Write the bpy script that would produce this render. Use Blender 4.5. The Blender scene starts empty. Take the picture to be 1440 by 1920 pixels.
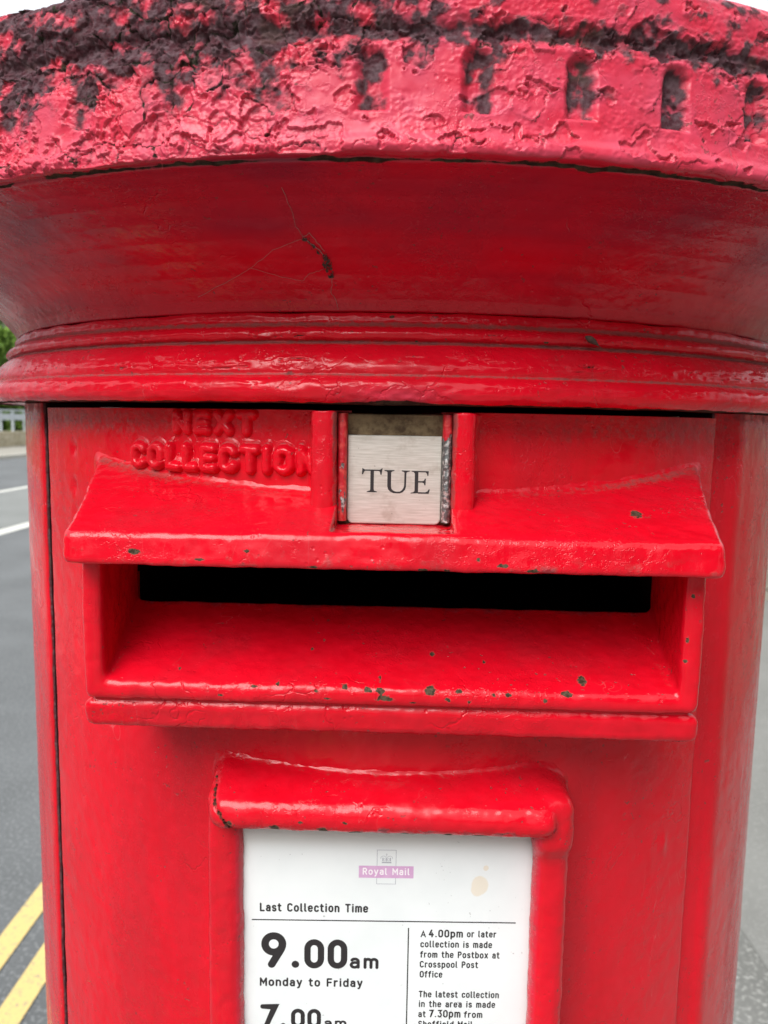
import bpy, math, random
import numpy as np
from math import radians, sin, cos, pi
from mathutils import Matrix, Vector

# ------------------------------------------------------------------ scene, camera, light
sc = bpy.context.scene
EYE = 1.50            # eye level above the road
PAVE = 0.11           # pavement level
cam_d = bpy.data.cameras.new("camera")
cam = bpy.data.objects.new("camera", cam_d)
sc.collection.objects.link(cam)
sc.camera = cam
cam_d.sensor_fit = 'HORIZONTAL'
cam_d.sensor_width = 36.0
cam_d.lens = 36.0 * 1442 / 1440
cam_d.clip_start = 0.02
cam_d.clip_end = 900
cam.matrix_world = (Matrix.Translation((0, -0.5034, EYE)) @ Matrix.Rotation(radians(0.953), 4, 'Z')
                    @ Matrix.Rotation(radians(90 - 6.65), 4, 'X') @ Matrix.Rotation(radians(0.985), 4, 'Z'))
cam_d.dof.use_dof = True
cam_d.dof.focus_distance = 0.27
cam_d.dof.aperture_fstop = 26

SUN_EL, SUN_AZ = 48.0, 207.0      # azimuth: clockwise from +Y (the view direction)
w = bpy.data.worlds.new("World")
sc.world = w
w.use_nodes = True
nt = w.node_tree
nt.nodes.clear()
sky = nt.nodes.new('ShaderNodeTexSky'); sky.sky_type = 'NISHITA'; sky.sun_disc = False
sky.sun_elevation = radians(SUN_EL); sky.sun_rotation = radians(SUN_AZ)
sky.air_density = 1.2; sky.dust_density = 4.0
hsv = nt.nodes.new('ShaderNodeHueSaturation'); hsv.inputs['Saturation'].default_value = 0.22
tcw = nt.nodes.new('ShaderNodeTexCoord')
nzw = nt.nodes.new('ShaderNodeTexNoise'); nzw.inputs['Scale'].default_value = 3.2; nzw.inputs['Detail'].default_value = 6
mrw = nt.nodes.new('ShaderNodeMapRange')
mrw.inputs[1].default_value = .32; mrw.inputs[2].default_value = .7
mrw.inputs[3].default_value = .86; mrw.inputs[4].default_value = 1.2
mulw = nt.nodes.new('ShaderNodeMixRGB'); mulw.blend_type = 'MULTIPLY'; mulw.inputs[0].default_value = 1
clw = nt.nodes.new('ShaderNodeMixRGB'); clw.blend_type = 'MIX'; clw.inputs[0].default_value = .7
clw.inputs[2].default_value = (7.2, 7.6, 8.0, 1)     # cloud layer, in the sky's own units
bg = nt.nodes.new('ShaderNodeBackground'); bg.inputs[1].default_value = 0.05
ow = nt.nodes.new('ShaderNodeOutputWorld')
lw = nt.links.new
lw(sky.outputs[0], hsv.inputs['Color'])
lw(hsv.outputs[0], clw.inputs[1])
lw(tcw.outputs['Generated'], nzw.inputs[0]); lw(nzw.outputs[0], mrw.inputs[0])
sxyz = nt.nodes.new('ShaderNodeSeparateXYZ'); lw(tcw.outputs['Generated'], sxyz.inputs[0])
mrz = nt.nodes.new('ShaderNodeMapRange')             # overcast: brighter overhead than at the horizon
mrz.inputs[1].default_value = -.02; mrz.inputs[2].default_value = .58
mrz.inputs[3].default_value = .5; mrz.inputs[4].default_value = 3.5
lw(sxyz.outputs[2], mrz.inputs[0])
mulz = nt.nodes.new('ShaderNodeMath'); mulz.operation = 'MULTIPLY'
lw(mrw.outputs[0], mulz.inputs[0]); lw(mrz.outputs[0], mulz.inputs[1])
lw(clw.outputs[0], mulw.inputs[1]); lw(mulz.outputs[0], mulw.inputs[2])
lw(mulw.outputs[0], bg.inputs[0]); lw(bg.outputs[0], ow.inputs[0])

sun_d = bpy.data.lights.new("sun", 'SUN'); sun_d.energy = 2.4; sun_d.angle = radians(41); sun_d.color = (1, .97, .93)
sun = bpy.data.objects.new("sun", sun_d); sc.collection.objects.link(sun)
_d = Vector((sin(radians(SUN_AZ)) * cos(radians(SUN_EL)), cos(radians(SUN_AZ)) * cos(radians(SUN_EL)), sin(radians(SUN_EL))))
sun.rotation_euler = _d.to_track_quat('Z', 'Y').to_euler()

sc.view_settings.view_transform = 'Standard'
sc.view_settings.look = 'None'
sc.view_settings.exposure = 0.44
sc.view_settings.gamma = 1
sc.cycles.max_bounces = 8
sc.cycles.use_denoising = True

# ------------------------------------------------------------------ numeric helpers
def _h(ix, iy, iz, seed):
    h = (ix.astype(np.int64) * 374761393 + iy.astype(np.int64) * 668265263 + iz.astype(np.int64) * 2147483647 // 3 * 5 + seed * 1274126177) & 0xffffffff
    h = ((h ^ (h >> 13)) * 1274126177) & 0xffffffff
    h = ((h ^ (h >> 16)) * 2246822519) & 0xffffffff
    return (h ^ (h >> 15)) & 0xffffff

def rnd(ix, iy, seed=0):
    return _h(ix, iy, ix * 0 + 7, seed) / float(0xffffff)

def perlin3(x, y, z, seed=0):
    x, y, z = np.broadcast_arrays(np.asarray(x, float), np.asarray(y, float), np.asarray(z, float))
    xi, yi, zi = np.floor(x), np.floor(y), np.floor(z)
    fx, fy, fz = x - xi, y - yi, z - zi
    u, v, q = [f * f * f * (f * (f * 6 - 15) + 10) for f in (fx, fy, fz)]
    out = 0
    for dx in (0, 1):
        for dy in (0, 1):
            for dz in (0, 1):
                h = _h(xi + dx, yi + dy, zi + dz, seed)
                a = h / float(0xffffff) * 2 * pi
                c = ((h * 7919) & 0xffff) / 65535.0 * 2 - 1
                r_ = np.sqrt(np.maximum(0, 1 - c * c))
                g = (fx - dx) * np.cos(a) * r_ + (fy - dy) * np.sin(a) * r_ + (fz - dz) * c
                out = out + g * (u if dx else 1 - u) * (v if dy else 1 - v) * (q if dz else 1 - q)
    return out * 1.5

def fbm(x, y, z=0., seed=0, o=3):
    s, a, f = 0, 1., 1.
    for k in range(o):
        s = s + a * perlin3(np.asarray(x) * f, np.asarray(y) * f, np.asarray(z) * f + 3.7 * k, seed + k)
        a *= .5; f *= 2.03
    return s

def worley(x, y, seed=0):
    xi, yi = np.floor(x), np.floor(y)
    f1 = np.full(x.shape, 9.); f2 = np.full(x.shape, 9.)
    idx = np.zeros(x.shape); idy = np.zeros(x.shape); vx = np.zeros(x.shape); vy = np.zeros(x.shape)
    for dx in (-1, 0, 1):
        for dy in (-1, 0, 1):
            cx, cy = xi + dx, yi + dy
            px = cx + rnd(cx, cy, seed); py = cy + rnd(cx, cy, seed + 1)
            d = np.hypot(x - px, y - py)
            m = d < f1
            f2 = np.where(m, f1, np.minimum(f2, d))
            f1 = np.where(m, d, f1)
            idx = np.where(m, cx, idx); idy = np.where(m, cy, idy)
            vx = np.where(m, x - px, vx); vy = np.where(m, y - py, vy)
    return f1, f2, idx, idy, vx, vy

def sst(a, b, x):
    t = np.clip((x - a) / (b - a), 0, 1)
    return t * t * (3 - 2 * t)

def gauss(x, s):
    return np.exp(-(x / s) ** 2)

def smin(a, b, k):
    h = np.clip(.5 + .5 * (b - a) / k, 0, 1)
    return b * (1 - h) + a * h - k * h * (1 - h)

def smax(a, b, k):
    return -smin(-a, -b, k)

# ------------------------------------------------------------------ object helpers
COL = sc.collection

def mk(name, V, F, mat, parent=None, attrs=None, smooth=True):
    """V Nx3 array, F Mx4 int array (quads)"""
    V = np.asarray(V, np.float32); F = np.asarray(F, np.int32)
    me = bpy.data.meshes.new(name)
    me.vertices.add(len(V)); me.vertices.foreach_set('co', V.ravel())
    k = F.shape[1]
    me.loops.add(F.size); me.loops.foreach_set('vertex_index', F.ravel())
    me.polygons.add(len(F)); me.polygons.foreach_set('loop_start', np.arange(0, F.size, k, dtype=np.int32))
    me.polygons.foreach_set('loop_total', np.full(len(F), k, np.int32))
    me.update(calc_edges=True)
    if smooth:
        me.polygons.foreach_set('use_smooth', np.ones(len(F), bool))
    for a, val in (attrs or {}).items():
        at = me.attributes.new(a, 'FLOAT', 'POINT')
        at.data.foreach_set('value', np.ascontiguousarray(val, np.float32).ravel())
    me.materials.append(mat)
    o = bpy.data.objects.new(name, me); COL.objects.link(o)
    if parent: o.parent = parent
    return o

def mkp(name, V, F, mat, parent=None, smooth=False):
    me = bpy.data.meshes.new(name)
    me.from_pydata([tuple(v) for v in V], [], F); me.update()
    if smooth:
        for p in me.polygons: p.use_smooth = True
    me.materials.append(mat)
    o = bpy.data.objects.new(name, me); COL.objects.link(o)
    if parent: o.parent = parent
    return o

def gridF(m, n, wrap=False):
    i = np.arange(m - 1)[:, None]; j = np.arange(n if wrap else n - 1)[None, :]
    j2 = (j + 1) % n
    return np.stack([i * n + j, i * n + j2, (i + 1) * n + j2, (i + 1) * n + j], -1).reshape(-1, 4)

def vnormals(V, F):
    a, b, c, d = V[F[:, 0]], V[F[:, 1]], V[F[:, 2]], V[F[:, 3]]
    n = np.cross(c - a, d - b)
    N = np.zeros_like(V)
    for k in range(4): np.add.at(N, F[:, k], n)
    return N / (np.linalg.norm(N, axis=1, keepdims=True) + 1e-12)

def tag(o, label=None, cat=None, group=None, kind=None):
    if label: o['label'] = label
    if cat: o['category'] = cat
    if group: o['group'] = group
    if kind: o['kind'] = kind
    return o

def empty(name, loc=(0, 0, 0)):
    o = bpy.data.objects.new(name, None); COL.objects.link(o); o.location = loc
    o.empty_display_size = .1
    return o

def nets(f, x0, h):
    """surface nets of f<0 on a regular grid; x0 origin (3), h step"""
    s = f < 0
    cs = [(i, j, k) for i in (0, 1) for j in (0, 1) for k in (0, 1)]
    sh = np.array(f.shape)
    sl = lambda c: tuple(slice(c[a], sh[a] - 1 + c[a]) for a in range(3))
    cnt = sum(s[sl(c)].astype(np.int8) for c in cs)
    act = (cnt > 0) & (cnt < 8)
    I = np.argwhere(act)
    ids = np.full(act.shape, -1, np.int64); ids[act] = np.arange(len(I))
    P = np.zeros((len(I), 3)); N = np.zeros(len(I))
    for a in range(8):
        for b in range(a + 1, 8):
            ca, cb = np.array(cs[a]), np.array(cs[b])
            if np.abs(ca - cb).sum() != 1: continue
            fa = f[tuple((I + ca).T)]; fb = f[tuple((I + cb).T)]
            m = (fa < 0) != (fb < 0)
            t = np.where(m, fa / np.where(m, fa - fb, 1), 0)
            P[m] += ca + (cb - ca) * t[m][:, None]; N[m] += 1
    V = (I + P / N[:, None]) * h + np.array(x0)
    Q = []
    for ax in range(3):
        b, c = [(1, 2), (2, 0), (0, 1)][ax]
        lo = [slice(None)] * 3; hi = [slice(None)] * 3
        lo[ax] = slice(0, sh[ax] - 1); hi[ax] = slice(1, sh[ax])
        sa, sb = s[tuple(lo)], s[tuple(hi)]
        E = np.argwhere(sa != sb)
        ok = (E[:, b] > 0) & (E[:, c] > 0) & (E[:, b] < sh[b] - 1) & (E[:, c] < sh[c] - 1)
        E = E[ok]
        inside = sa[tuple(E.T)]
        def cid(db, dc):
            q = E.copy(); q[:, b] -= db; q[:, c] -= dc
            return ids[tuple(q.T)]
        q = np.stack([cid(1, 1), cid(0, 1), cid(0, 0), cid(1, 0)], 1)
        q[~inside] = q[~inside][:, ::-1]
        Q.append(q)
    return V, np.concatenate(Q)

# ------------------------------------------------------------------ materials
class NT:
    def __init__(s, name):
        s.m = bpy.data.materials.new(name); s.m.use_nodes = True
        s.t = s.m.node_tree; s.b = s.t.nodes['Principled BSDF']
    def n(s, typ, **kw):
        nd = s.t.nodes.new(typ)
        for k, v in kw.items():
            if k.startswith('i_'): nd.inputs[k[2:].replace('_', ' ')].default_value = v
            elif k.startswith('p_'): nd.inputs[int(k[2:])].default_value = v
            else: setattr(nd, k, v)
        return nd
    def l(s, a, b): s.t.links.new(a, b)
    def coord(s, scale=1., stretch=None):
        if not hasattr(s, '_tc'): s._tc = s.n('ShaderNodeTexCoord')
        if stretch is None: return s._tc.outputs['Object']
        mp = s.n('ShaderNodeMapping'); mp.inputs['Scale'].default_value = stretch
        s.l(s._tc.outputs['Object'], mp.inputs[0]); return mp.outputs[0]
    def noise(s, scale, detail=3, rough=.55, stretch=None, dist=0):
        nd = s.n('ShaderNodeTexNoise', i_Scale=scale, i_Detail=detail, i_Roughness=rough, i_Distortion=dist)
        s.l(s.coord(stretch=stretch), nd.inputs['Vector']); return nd.outputs['Fac']
    def attr(s, name):
        nd = s.n('ShaderNodeAttribute', attribute_name=name); return nd.outputs['Fac']
    def math(s, op, a, b=None, c=None, clamp=False):
        nd = s.n('ShaderNodeMath', operation=op, use_clamp=clamp)
        for i, v in enumerate((a, b, c)):
            if v is None: continue
            if isinstance(v, (int, float)): nd.inputs[i].default_value = v
            else: s.l(v, nd.inputs[i])
        return nd.outputs[0]
    def rng(s, v, a, b, c=0., d=1., smooth=True):
        nd = s.n('ShaderNodeMapRange', interpolation_type='SMOOTHSTEP' if smooth else 'LINEAR')
        s.l(v, nd.inputs[0])
        for i, q in enumerate((a, b, c, d)): nd.inputs[i + 1].default_value = q
        return nd.outputs[0]
    def mix(s, fac, a, b, blend='MIX'):
        nd = s.n('ShaderNodeMixRGB', blend_type=blend)
        if isinstance(fac, (int, float)): nd.inputs[0].default_value = fac
        else: s.l(fac, nd.inputs[0])
        for i, v in ((1, a), (2, b)):
            if isinstance(v, tuple): nd.inputs[i].default_value = (*v, 1) if len(v) == 3 else v
            else: s.l(v, nd.inputs[i])
        return nd.outputs[0]
    def set(s, name, v):
        if isinstance(v, (int, float)): s.b.inputs[name].default_value = v
        elif isinstance(v, tuple): s.b.inputs[name].default_value = (*v, 1) if len(v) == 3 else v
        else: s.l(v, s.b.inputs[name])
    def bump(s, h, dist=.001, strength=1., prev=None):
        nd = s.n('ShaderNodeBump', i_Strength=strength, i_Distance=dist)
        s.l(h, nd.inputs['Height'])
        if prev is not None: s.l(prev, nd.inputs['Normal'])
        return nd.outputs[0]

def paint_material():
    k = NT('red_gloss_paint')
    n1 = k.noise(14, 3); n2 = k.noise(160, 3); n3 = k.noise(900, 3); n4 = k.noise(420, 4, .6)
    base = k.mix(k.rng(n1, .3, .7), (.66, .0035, .016), (.58, .0025, .012))
    base = k.mix(k.rng(n2, .35, .75, 0, .35), base, (.70, .007, .024))
    film = k.rng(k.noise(34, 4, .6, stretch=(1, 1, .16)), .42, .72, 0, .5)
    base = k.mix(film, base, (.42, .010, .020))
    fade = k.attr('fade')
    base = k.mix(k.math('MULTIPLY', fade, k.rng(n2, .2, .75, .7, 1.)), base, (.60, .075, .138))
    cove_refl = k.math('MULTIPLY', k.attr('cove_refl'), k.rng(k.noise(24, 3, .5, stretch=(1, 1, .6)), .25, .75, .55, 1.))
    base = k.mix(cove_refl, base, (.125, .024, .048))  # dark purplish reflection on the cove, painted into the colour
    # dust film lying on ledges
    dustv = k.math('ADD', k.attr('dust'), k.math('MULTIPLY', k.math('SUBTRACT', n4, .5), .9))
    dust = k.math('MULTIPLY', k.rng(dustv, .25, .8), k.rng(k.attr('dust'), 0.02, .15))
    base = k.mix(k.math('MULTIPLY', dust, .75), base, (.20, .085, .075))
    # dark grime and lichen, plus shade painted into the door joint
    gv = k.math('ADD', k.attr('grime_shade'), k.math('MULTIPLY', k.math('SUBTRACT', k.noise(130, 6, .68), .5), 1.3))
    gr = k.math('MULTIPLY', k.rng(gv, .18, .92), k.rng(k.attr('grime_shade'), .03, .25))
    gcol = k.mix(k.rng(n4, .35, .7), (.019, .022, .026), (.085, .089, .098))
    gcol = k.mix(k.rng(k.noise(70, 3), .56, .72, 0, .6), gcol, (.05, .065, .045))
    base = k.mix(k.math('MULTIPLY', gr, .90), base, gcol)
    mv = k.math('ADD', k.attr('moss'), k.math('MULTIPLY', k.math('SUBTRACT', k.noise(240, 5, .7), .5), 1.1))
    ms = k.math('MULTIPLY', k.rng(mv, .40, .60), k.rng(k.attr('moss'), .03, .2))
    base = k.mix(k.math('MULTIPLY', ms, .95), base, k.mix(k.rng(n4, .4, .65), (.016, .017, .012), (.045, .044, .028)))
    # chips down to old undercoat and iron
    cv = k.math('ADD', k.attr('chip'), k.math('MULTIPLY', k.math('SUBTRACT', k.noise(560, 5, .7), .5), 1.25))
    chip = k.math('MULTIPLY', k.rng(cv, .47, .53), k.rng(k.attr('chip'), .02, .1))
    rim = k.math('MULTIPLY', k.rng(cv, .38, .47), k.rng(k.attr('chip'), .02, .1))
    base = k.mix(k.math('MULTIPLY', rim, .35), base, (.50, .13, .12))
    base = k.mix(chip, base, k.mix(k.rng(n3, .35, .65), (.040, .026, .016), (.105, .072, .046)))
    # sparse tiny marks everywhere
    sp = k.noise(520, 1, .5)
    spot = k.math('MULTIPLY', k.rng(sp, .70, .72), k.rng(k.noise(45, 2), .5, .62))
    base = k.mix(k.math('MULTIPLY', spot, .7), base, (.16, .05, .045))
    # pale scratches, short and thin
    scn = k.noise(60, 2, .5, stretch=(1, 1, .35), dist=1.2)
    scr = k.math('MULTIPLY', k.rng(k.math('ABSOLUTE', k.math('SUBTRACT', scn, .5)), .0, .0035, 1., 0.), k.rng(k.noise(38, 2), .60, .68))
    base = k.mix(k.math('MULTIPLY', scr, .35), base, (.6, .16, .17))
    k.set('Base Color', base)
    rough = k.rng(n2, .3, .75, .10, .20)
    rough = k.math('ADD', rough, k.math('MULTIPLY', film, .35))
    rough = k.math('ADD', rough, k.math('MULTIPLY', cove_refl, .03))
    rough = k.math('ADD', rough, k.math('MULTIPLY', fade, .22))
    rough = k.math('ADD', rough, k.math('MULTIPLY', dust, .4))
    rough = k.math('ADD', rough, k.math('MULTIPLY', gr, .5))
    rough = k.math('ADD', rough, k.math('MULTIPLY', ms, .6))
    rough = k.math('ADD', rough, k.math('MULTIPLY', chip, .4), clamp=True)
    k.set('Roughness', rough)
    dull = k.math('MAXIMUM', chip, k.math('MAXIMUM', ms, k.math('MULTIPLY', gr, .6)))
    k.set('Specular IOR Level', k.rng(dull, 0., 1., .31, .06))
    # surface relief: brush-thick lumps, orange peel, hairline cracks, chip edges
    crk = k.n('ShaderNodeTexVoronoi', feature='DISTANCE_TO_EDGE', i_Scale=62)
    wv = k.n('ShaderNodeTexNoise', i_Scale=90, i_Detail=3)
    k.l(k.coord(), wv.inputs['Vector'])
    va = k.n('ShaderNodeVectorMath', operation='MULTIPLY_ADD'); va.inputs[1].default_value = (.016,) * 3
    k.l(wv.outputs['Color'], va.inputs[0]); k.l(k.coord(), va.inputs[2])
    k.l(va.outputs[0], crk.inputs['Vector'])
    ck = k.math('MULTIPLY', k.rng(crk.outputs['Distance'], 0., .035, 1., 0.), k.rng(k.noise(26, 3), .58, .66))
    h = k.math('MULTIPLY', k.noise(110, 2, .45), 1.0)
    patch = k.rng(k.noise(30, 3), .42, .66)
    h = k.math('ADD', h, k.math('MULTIPLY', k.noise(330, 3), k.math('MULTIPLY_ADD', patch, .34, .06)))
    ridge = k.math('ABSOLUTE', k.math('SUBTRACT', k.noise(210, 3, .6), .5))
    h = k.math('ADD', h, k.math('MULTIPLY', k.rng(ridge, 0., .03, 1., 0.), k.math('MULTIPLY', patch, .16)))
    pits = k.n('ShaderNodeTexVoronoi', i_Scale=300); k.l(k.coord(), pits.inputs['Vector'])
    pit = k.math('MULTIPLY', k.rng(pits.outputs['Distance'], .05, .26, 1., 0.), k.rng(k.noise(90, 2), .54, .62))
    h = k.math('SUBTRACT', h, k.math('MULTIPLY', pit, .30))
    h = k.math('ADD', h, k.math('MULTIPLY', n3, .025))
    h = k.math('ADD', h, k.math('MULTIPLY', k.noise(2400, 2), .006))
    h = k.math('SUBTRACT', h, k.math('MULTIPLY', ck, .45))
    h = k.math('SUBTRACT', h, k.math('MULTIPLY', chip, .30))
    h = k.math('SUBTRACT', h, k.math('MULTIPLY', spot, .5))
    rg = k.math('MULTIPLY', k.math('MAXIMUM', gr, k.math('MULTIPLY', dust, .5)), k.math('MULTIPLY', k.noise(1100, 5, .75), 1.3))
    h = k.math('ADD', h, rg)
    k.set('Normal', k.bump(h, .0011, .50))
    return k.m

PAINT = paint_material()

def plain(name, col, rough=.5, metal=0., bump=None, col2=None, scale=50., spec=.5):
    k = NT(name)
    if col2: k.set('Base Color', k.mix(k.rng(k.noise(scale, 4, .6), .3, .7), col, col2))
    else: k.set('Base Color', col)
    k.set('Roughness', rough); k.set('Metallic', metal); k.set('Specular IOR Level', spec)
    if bump: k.set('Normal', k.bump(k.noise(bump[0], 4, .65), bump[1], .7))
    return k.m

def steel_material():
    k = NT('brushed_steel')
    st = k.noise(1, 4, .6, stretch=(120, 120, 2600))
    big = k.noise(120, 4, .6)
    c = k.mix(k.rng(st, .3, .7), (.52, .50, .44), (.66, .645, .59))
    c = k.mix(k.rng(big, .5, .72, 0, .55), c, (.36, .31, .25))
    pit = k.rng(k.noise(900, 2), .74, .78)
    c = k.mix(k.math('MULTIPLY', pit, .7), c, (.08, .06, .05))
    edge = k.attr('edge')
    ev = k.math('ADD', edge, k.math('MULTIPLY', k.math('SUBTRACT', k.noise(260, 4), .5), .7))
    c = k.mix(k.rng(ev, .45, .9, 0, .8), c, (.22, .17, .12))
    k.set('Base Color', c); k.set('Metallic', .35)
    k.set('Roughness', k.rng(st, .2, .8, .42, .6))
    k.set('Normal', k.bump(st, .0001, .35))
    return k.m

def rail_material():
    k = NT('worn_painted_rail')
    n = k.noise(420, 5, .7, stretch=(1, 1, .55))
    g = k.attr('bare')
    v = k.math('ADD', k.math('MULTIPLY', k.math('SUBTRACT', n, .5), 1.8), g)
    m = k.rng(v, .46, .54)
    red = k.mix(k.rng(k.noise(260, 3), .45, .6), (.52, .01, .022), (.66, .07, .06))
    met = k.mix(k.rng(k.noise(700, 3), .45, .62), (.16, .17, .17), (.62, .62, .60))
    k.set('Base Color', k.mix(m, red, met)); k.set('Metallic', k.math('MULTIPLY', m, .7)); k.set('Roughness', k.rng(n, .3, .7, .25, .5))
    k.set('Normal', k.bump(k.math('ADD', k.noise(500, 4), k.math('MULTIPLY', m, -.5)), .0006, .9))
    return k.m

def plate_material():
    k = NT('notice_white_plastic')
    c = k.mix(k.rng(k.noise(30, 4), .35, .7), (.79, .815, .82), (.735, .765, .77))
    c = k.mix(k.rng(k.attr('dust'), .15, 1., 0, .55), c, (.50, .49, .45))
    sv = k.math('ADD', k.attr('stain'), k.math('MULTIPLY', k.math('SUBTRACT', k.noise(400, 3), .5), .12))
    c = k.mix(k.rng(sv, .46, .56, 0, .55), c, (.73, .60, .42))
    sp = k.math('MULTIPLY', k.rng(k.noise(620, 1), .745, .765), k.rng(k.noise(60, 2), .48, .6))
    c = k.mix(k.math('MULTIPLY', sp, .6), c, (.3, .3, .3))
    k.set('Base Color', c); k.set('Roughness', .32); k.set('Specular IOR Level', .4)
    return k.m

STEEL = steel_material(); RAIL = rail_material(); PLATE = plate_material()
BRASS = plain('tarnished_brass', (.26, .18, .10), .42, .8, (900, .0003), (.10, .06, .035), 260)
INK = plain('black_ink', (.022, .019, .021), .5)
GREYINK = plain('faded_grey_ink', (.40, .40, .45), .5)
PINKINK = plain('faded_magenta_ink', (.60, .34, .56), .5, 0, None, (.64, .40, .60), 300)
WHITEINK = plain('white_ink', (.86, .80, .84), .5)
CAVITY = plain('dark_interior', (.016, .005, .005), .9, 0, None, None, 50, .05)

# ------------------------------------------------------------------ the pillar box
Z0 = EYE - PAVE                       # eye level in the box's own coordinates
R = .22
PSI = radians(-.7)                    # the door faces a touch to one side
box = empty('pillar_box', (0, 0, PAVE))
tag(box, 'red cast iron pillar post box with peeling cap and letter slot', 'post box')
_c, _s = cos(PSI), sin(PSI)

def D2B(V):                           # door coordinates (z from eye level) -> box coordinates
    V = np.asarray(V, float)
    return np.stack([V[..., 0] * _c - V[..., 1] * _s, V[..., 0] * _s + V[..., 1] * _c, V[..., 2] + Z0], -1)

def lumps(V, N, a1=.00022, a2=.00010, seed=3):
    V2 = V * 1000
    d = a1 * fbm(V2[:, 0] / 11, V2[:, 1] / 11, V2[:, 2] / 11, seed, 2) + a2 * perlin3(V2[:, 0] / 3.2, V2[:, 1] / 3.2, V2[:, 2] / 3.2, seed + 9)
    return V + N * d[:, None]

def spots_attr(V, spots, k=.68):
    """spots: (x, y, z, rx, rz) in mm, door coordinates; V in metres"""
    out = np.zeros(len(V)); P = V * 1000
    for x, y, z, rx, rz in spots:
        d = np.sqrt(((P[:, 0] - x) / (rx * k)) ** 2 + ((P[:, 1] - y) / 4.) ** 2 * .4 + ((P[:, 2] - z) / (rz * k)) ** 2)
        out = np.maximum(out, np.clip(1 - d * .5, 0, 1))
    return out

# --- door: a piece of the cylinder with rounded, turned-in edges
def make_door():
    th0, th1 = radians(-46.9), radians(38.5)
    n = 290
    th = np.linspace(th0, th1, n)
    edge = 3
    q = np.minimum((th - th0) * R, (th1 - th) * R) * 1000     # mm from the edge
    r = R - .0018 * (1 - np.sqrt(np.clip(1 - (1 - np.clip(q / 1.8, 0, 1)) ** 2, 0, 1)))
    # turned-in edges
    th = np.concatenate([[th0] * edge, th, [th1] * edge]); r = np.concatenate([[R - .014, R - .009, R - .004], r, [R - .004, R - .009, R - .014]])
    z = np.concatenate([np.linspace(.0040, -.34, 300), np.linspace(-.343, -.62, 30)])
    T, Z = np.meshgrid(th, z)
    RR = np.broadcast_to(r, T.shape).copy()
    s = T * 220; t = Z * 1000
    m = (RR > R - .002)
    RR = RR + m * (.00022 * fbm(s / 14, t / 18, 0, 5, 3) + .00010 * perlin3(s / 4, t / 5, 1., 8))
    # raised lumps, runs and a blister
    for (a, b, hh, ra, rb) in ((-140, -206, -.0007, 3., 3.4), (-70, -226, .0012, 2.0, 1.2), (-152, -13, -.0012, 1.8, 3.0), (-152, -30, -.0016, 1.6, 3.0), (-151, -42, -.0008, 2., 3.), (128, -180, .0009, 2.2, 4.5)):
        RR += m * hh * np.exp(-((s - a) / ra) ** 2 - ((t - b) / rb) ** 2)
    V = np.stack([RR * np.sin(T), -RR * np.cos(T), Z], -1)
    F = gridF(*T.shape)
    cx = V.reshape(-1, 3)[F].mean(1)
    keep = ~((np.abs(cx[:, 0] - .0015) < .1052) & (cx[:, 2] < -.050) & (cx[:, 2] > -.094) & (cx[:, 1] < -.1))
    keep &= ~((np.abs(cx[:, 0] - .0016) < .0165) & (cx[:, 2] > -.037) & (cx[:, 1] < -.2))
    V = V.reshape(-1, 3)
    sm = s.ravel(); tm = t.ravel()
    dust = .42 * gauss(tm + 1, 9) * (1 - .5 * gauss(sm, 60)) + .42 * sst(-150, -185, -np.abs(sm + 10) - 160) * 0
    dust += .30 * gauss(tm + 40, 22) * sst(-120, -150, sm)
    grime_shade = .22 * gauss(tm - 4, 5)
    grime_shade = np.maximum(grime_shade, 1.3 * (np.hypot(V[:, 0], V[:, 1]) < R - .003))  # turned-in edges darkened to stand in for the joint's shade
    chip = spots_attr(V, [(-163, -147, -13, 1.2, 2.5), (-163, -147, -30, 1.5, 3.2)])
    o = mk('door', D2B(V), F[keep], PAINT, box, {'dust': dust, 'grime_shade': grime_shade, 'chip': chip})
    return o
door = make_door()

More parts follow.
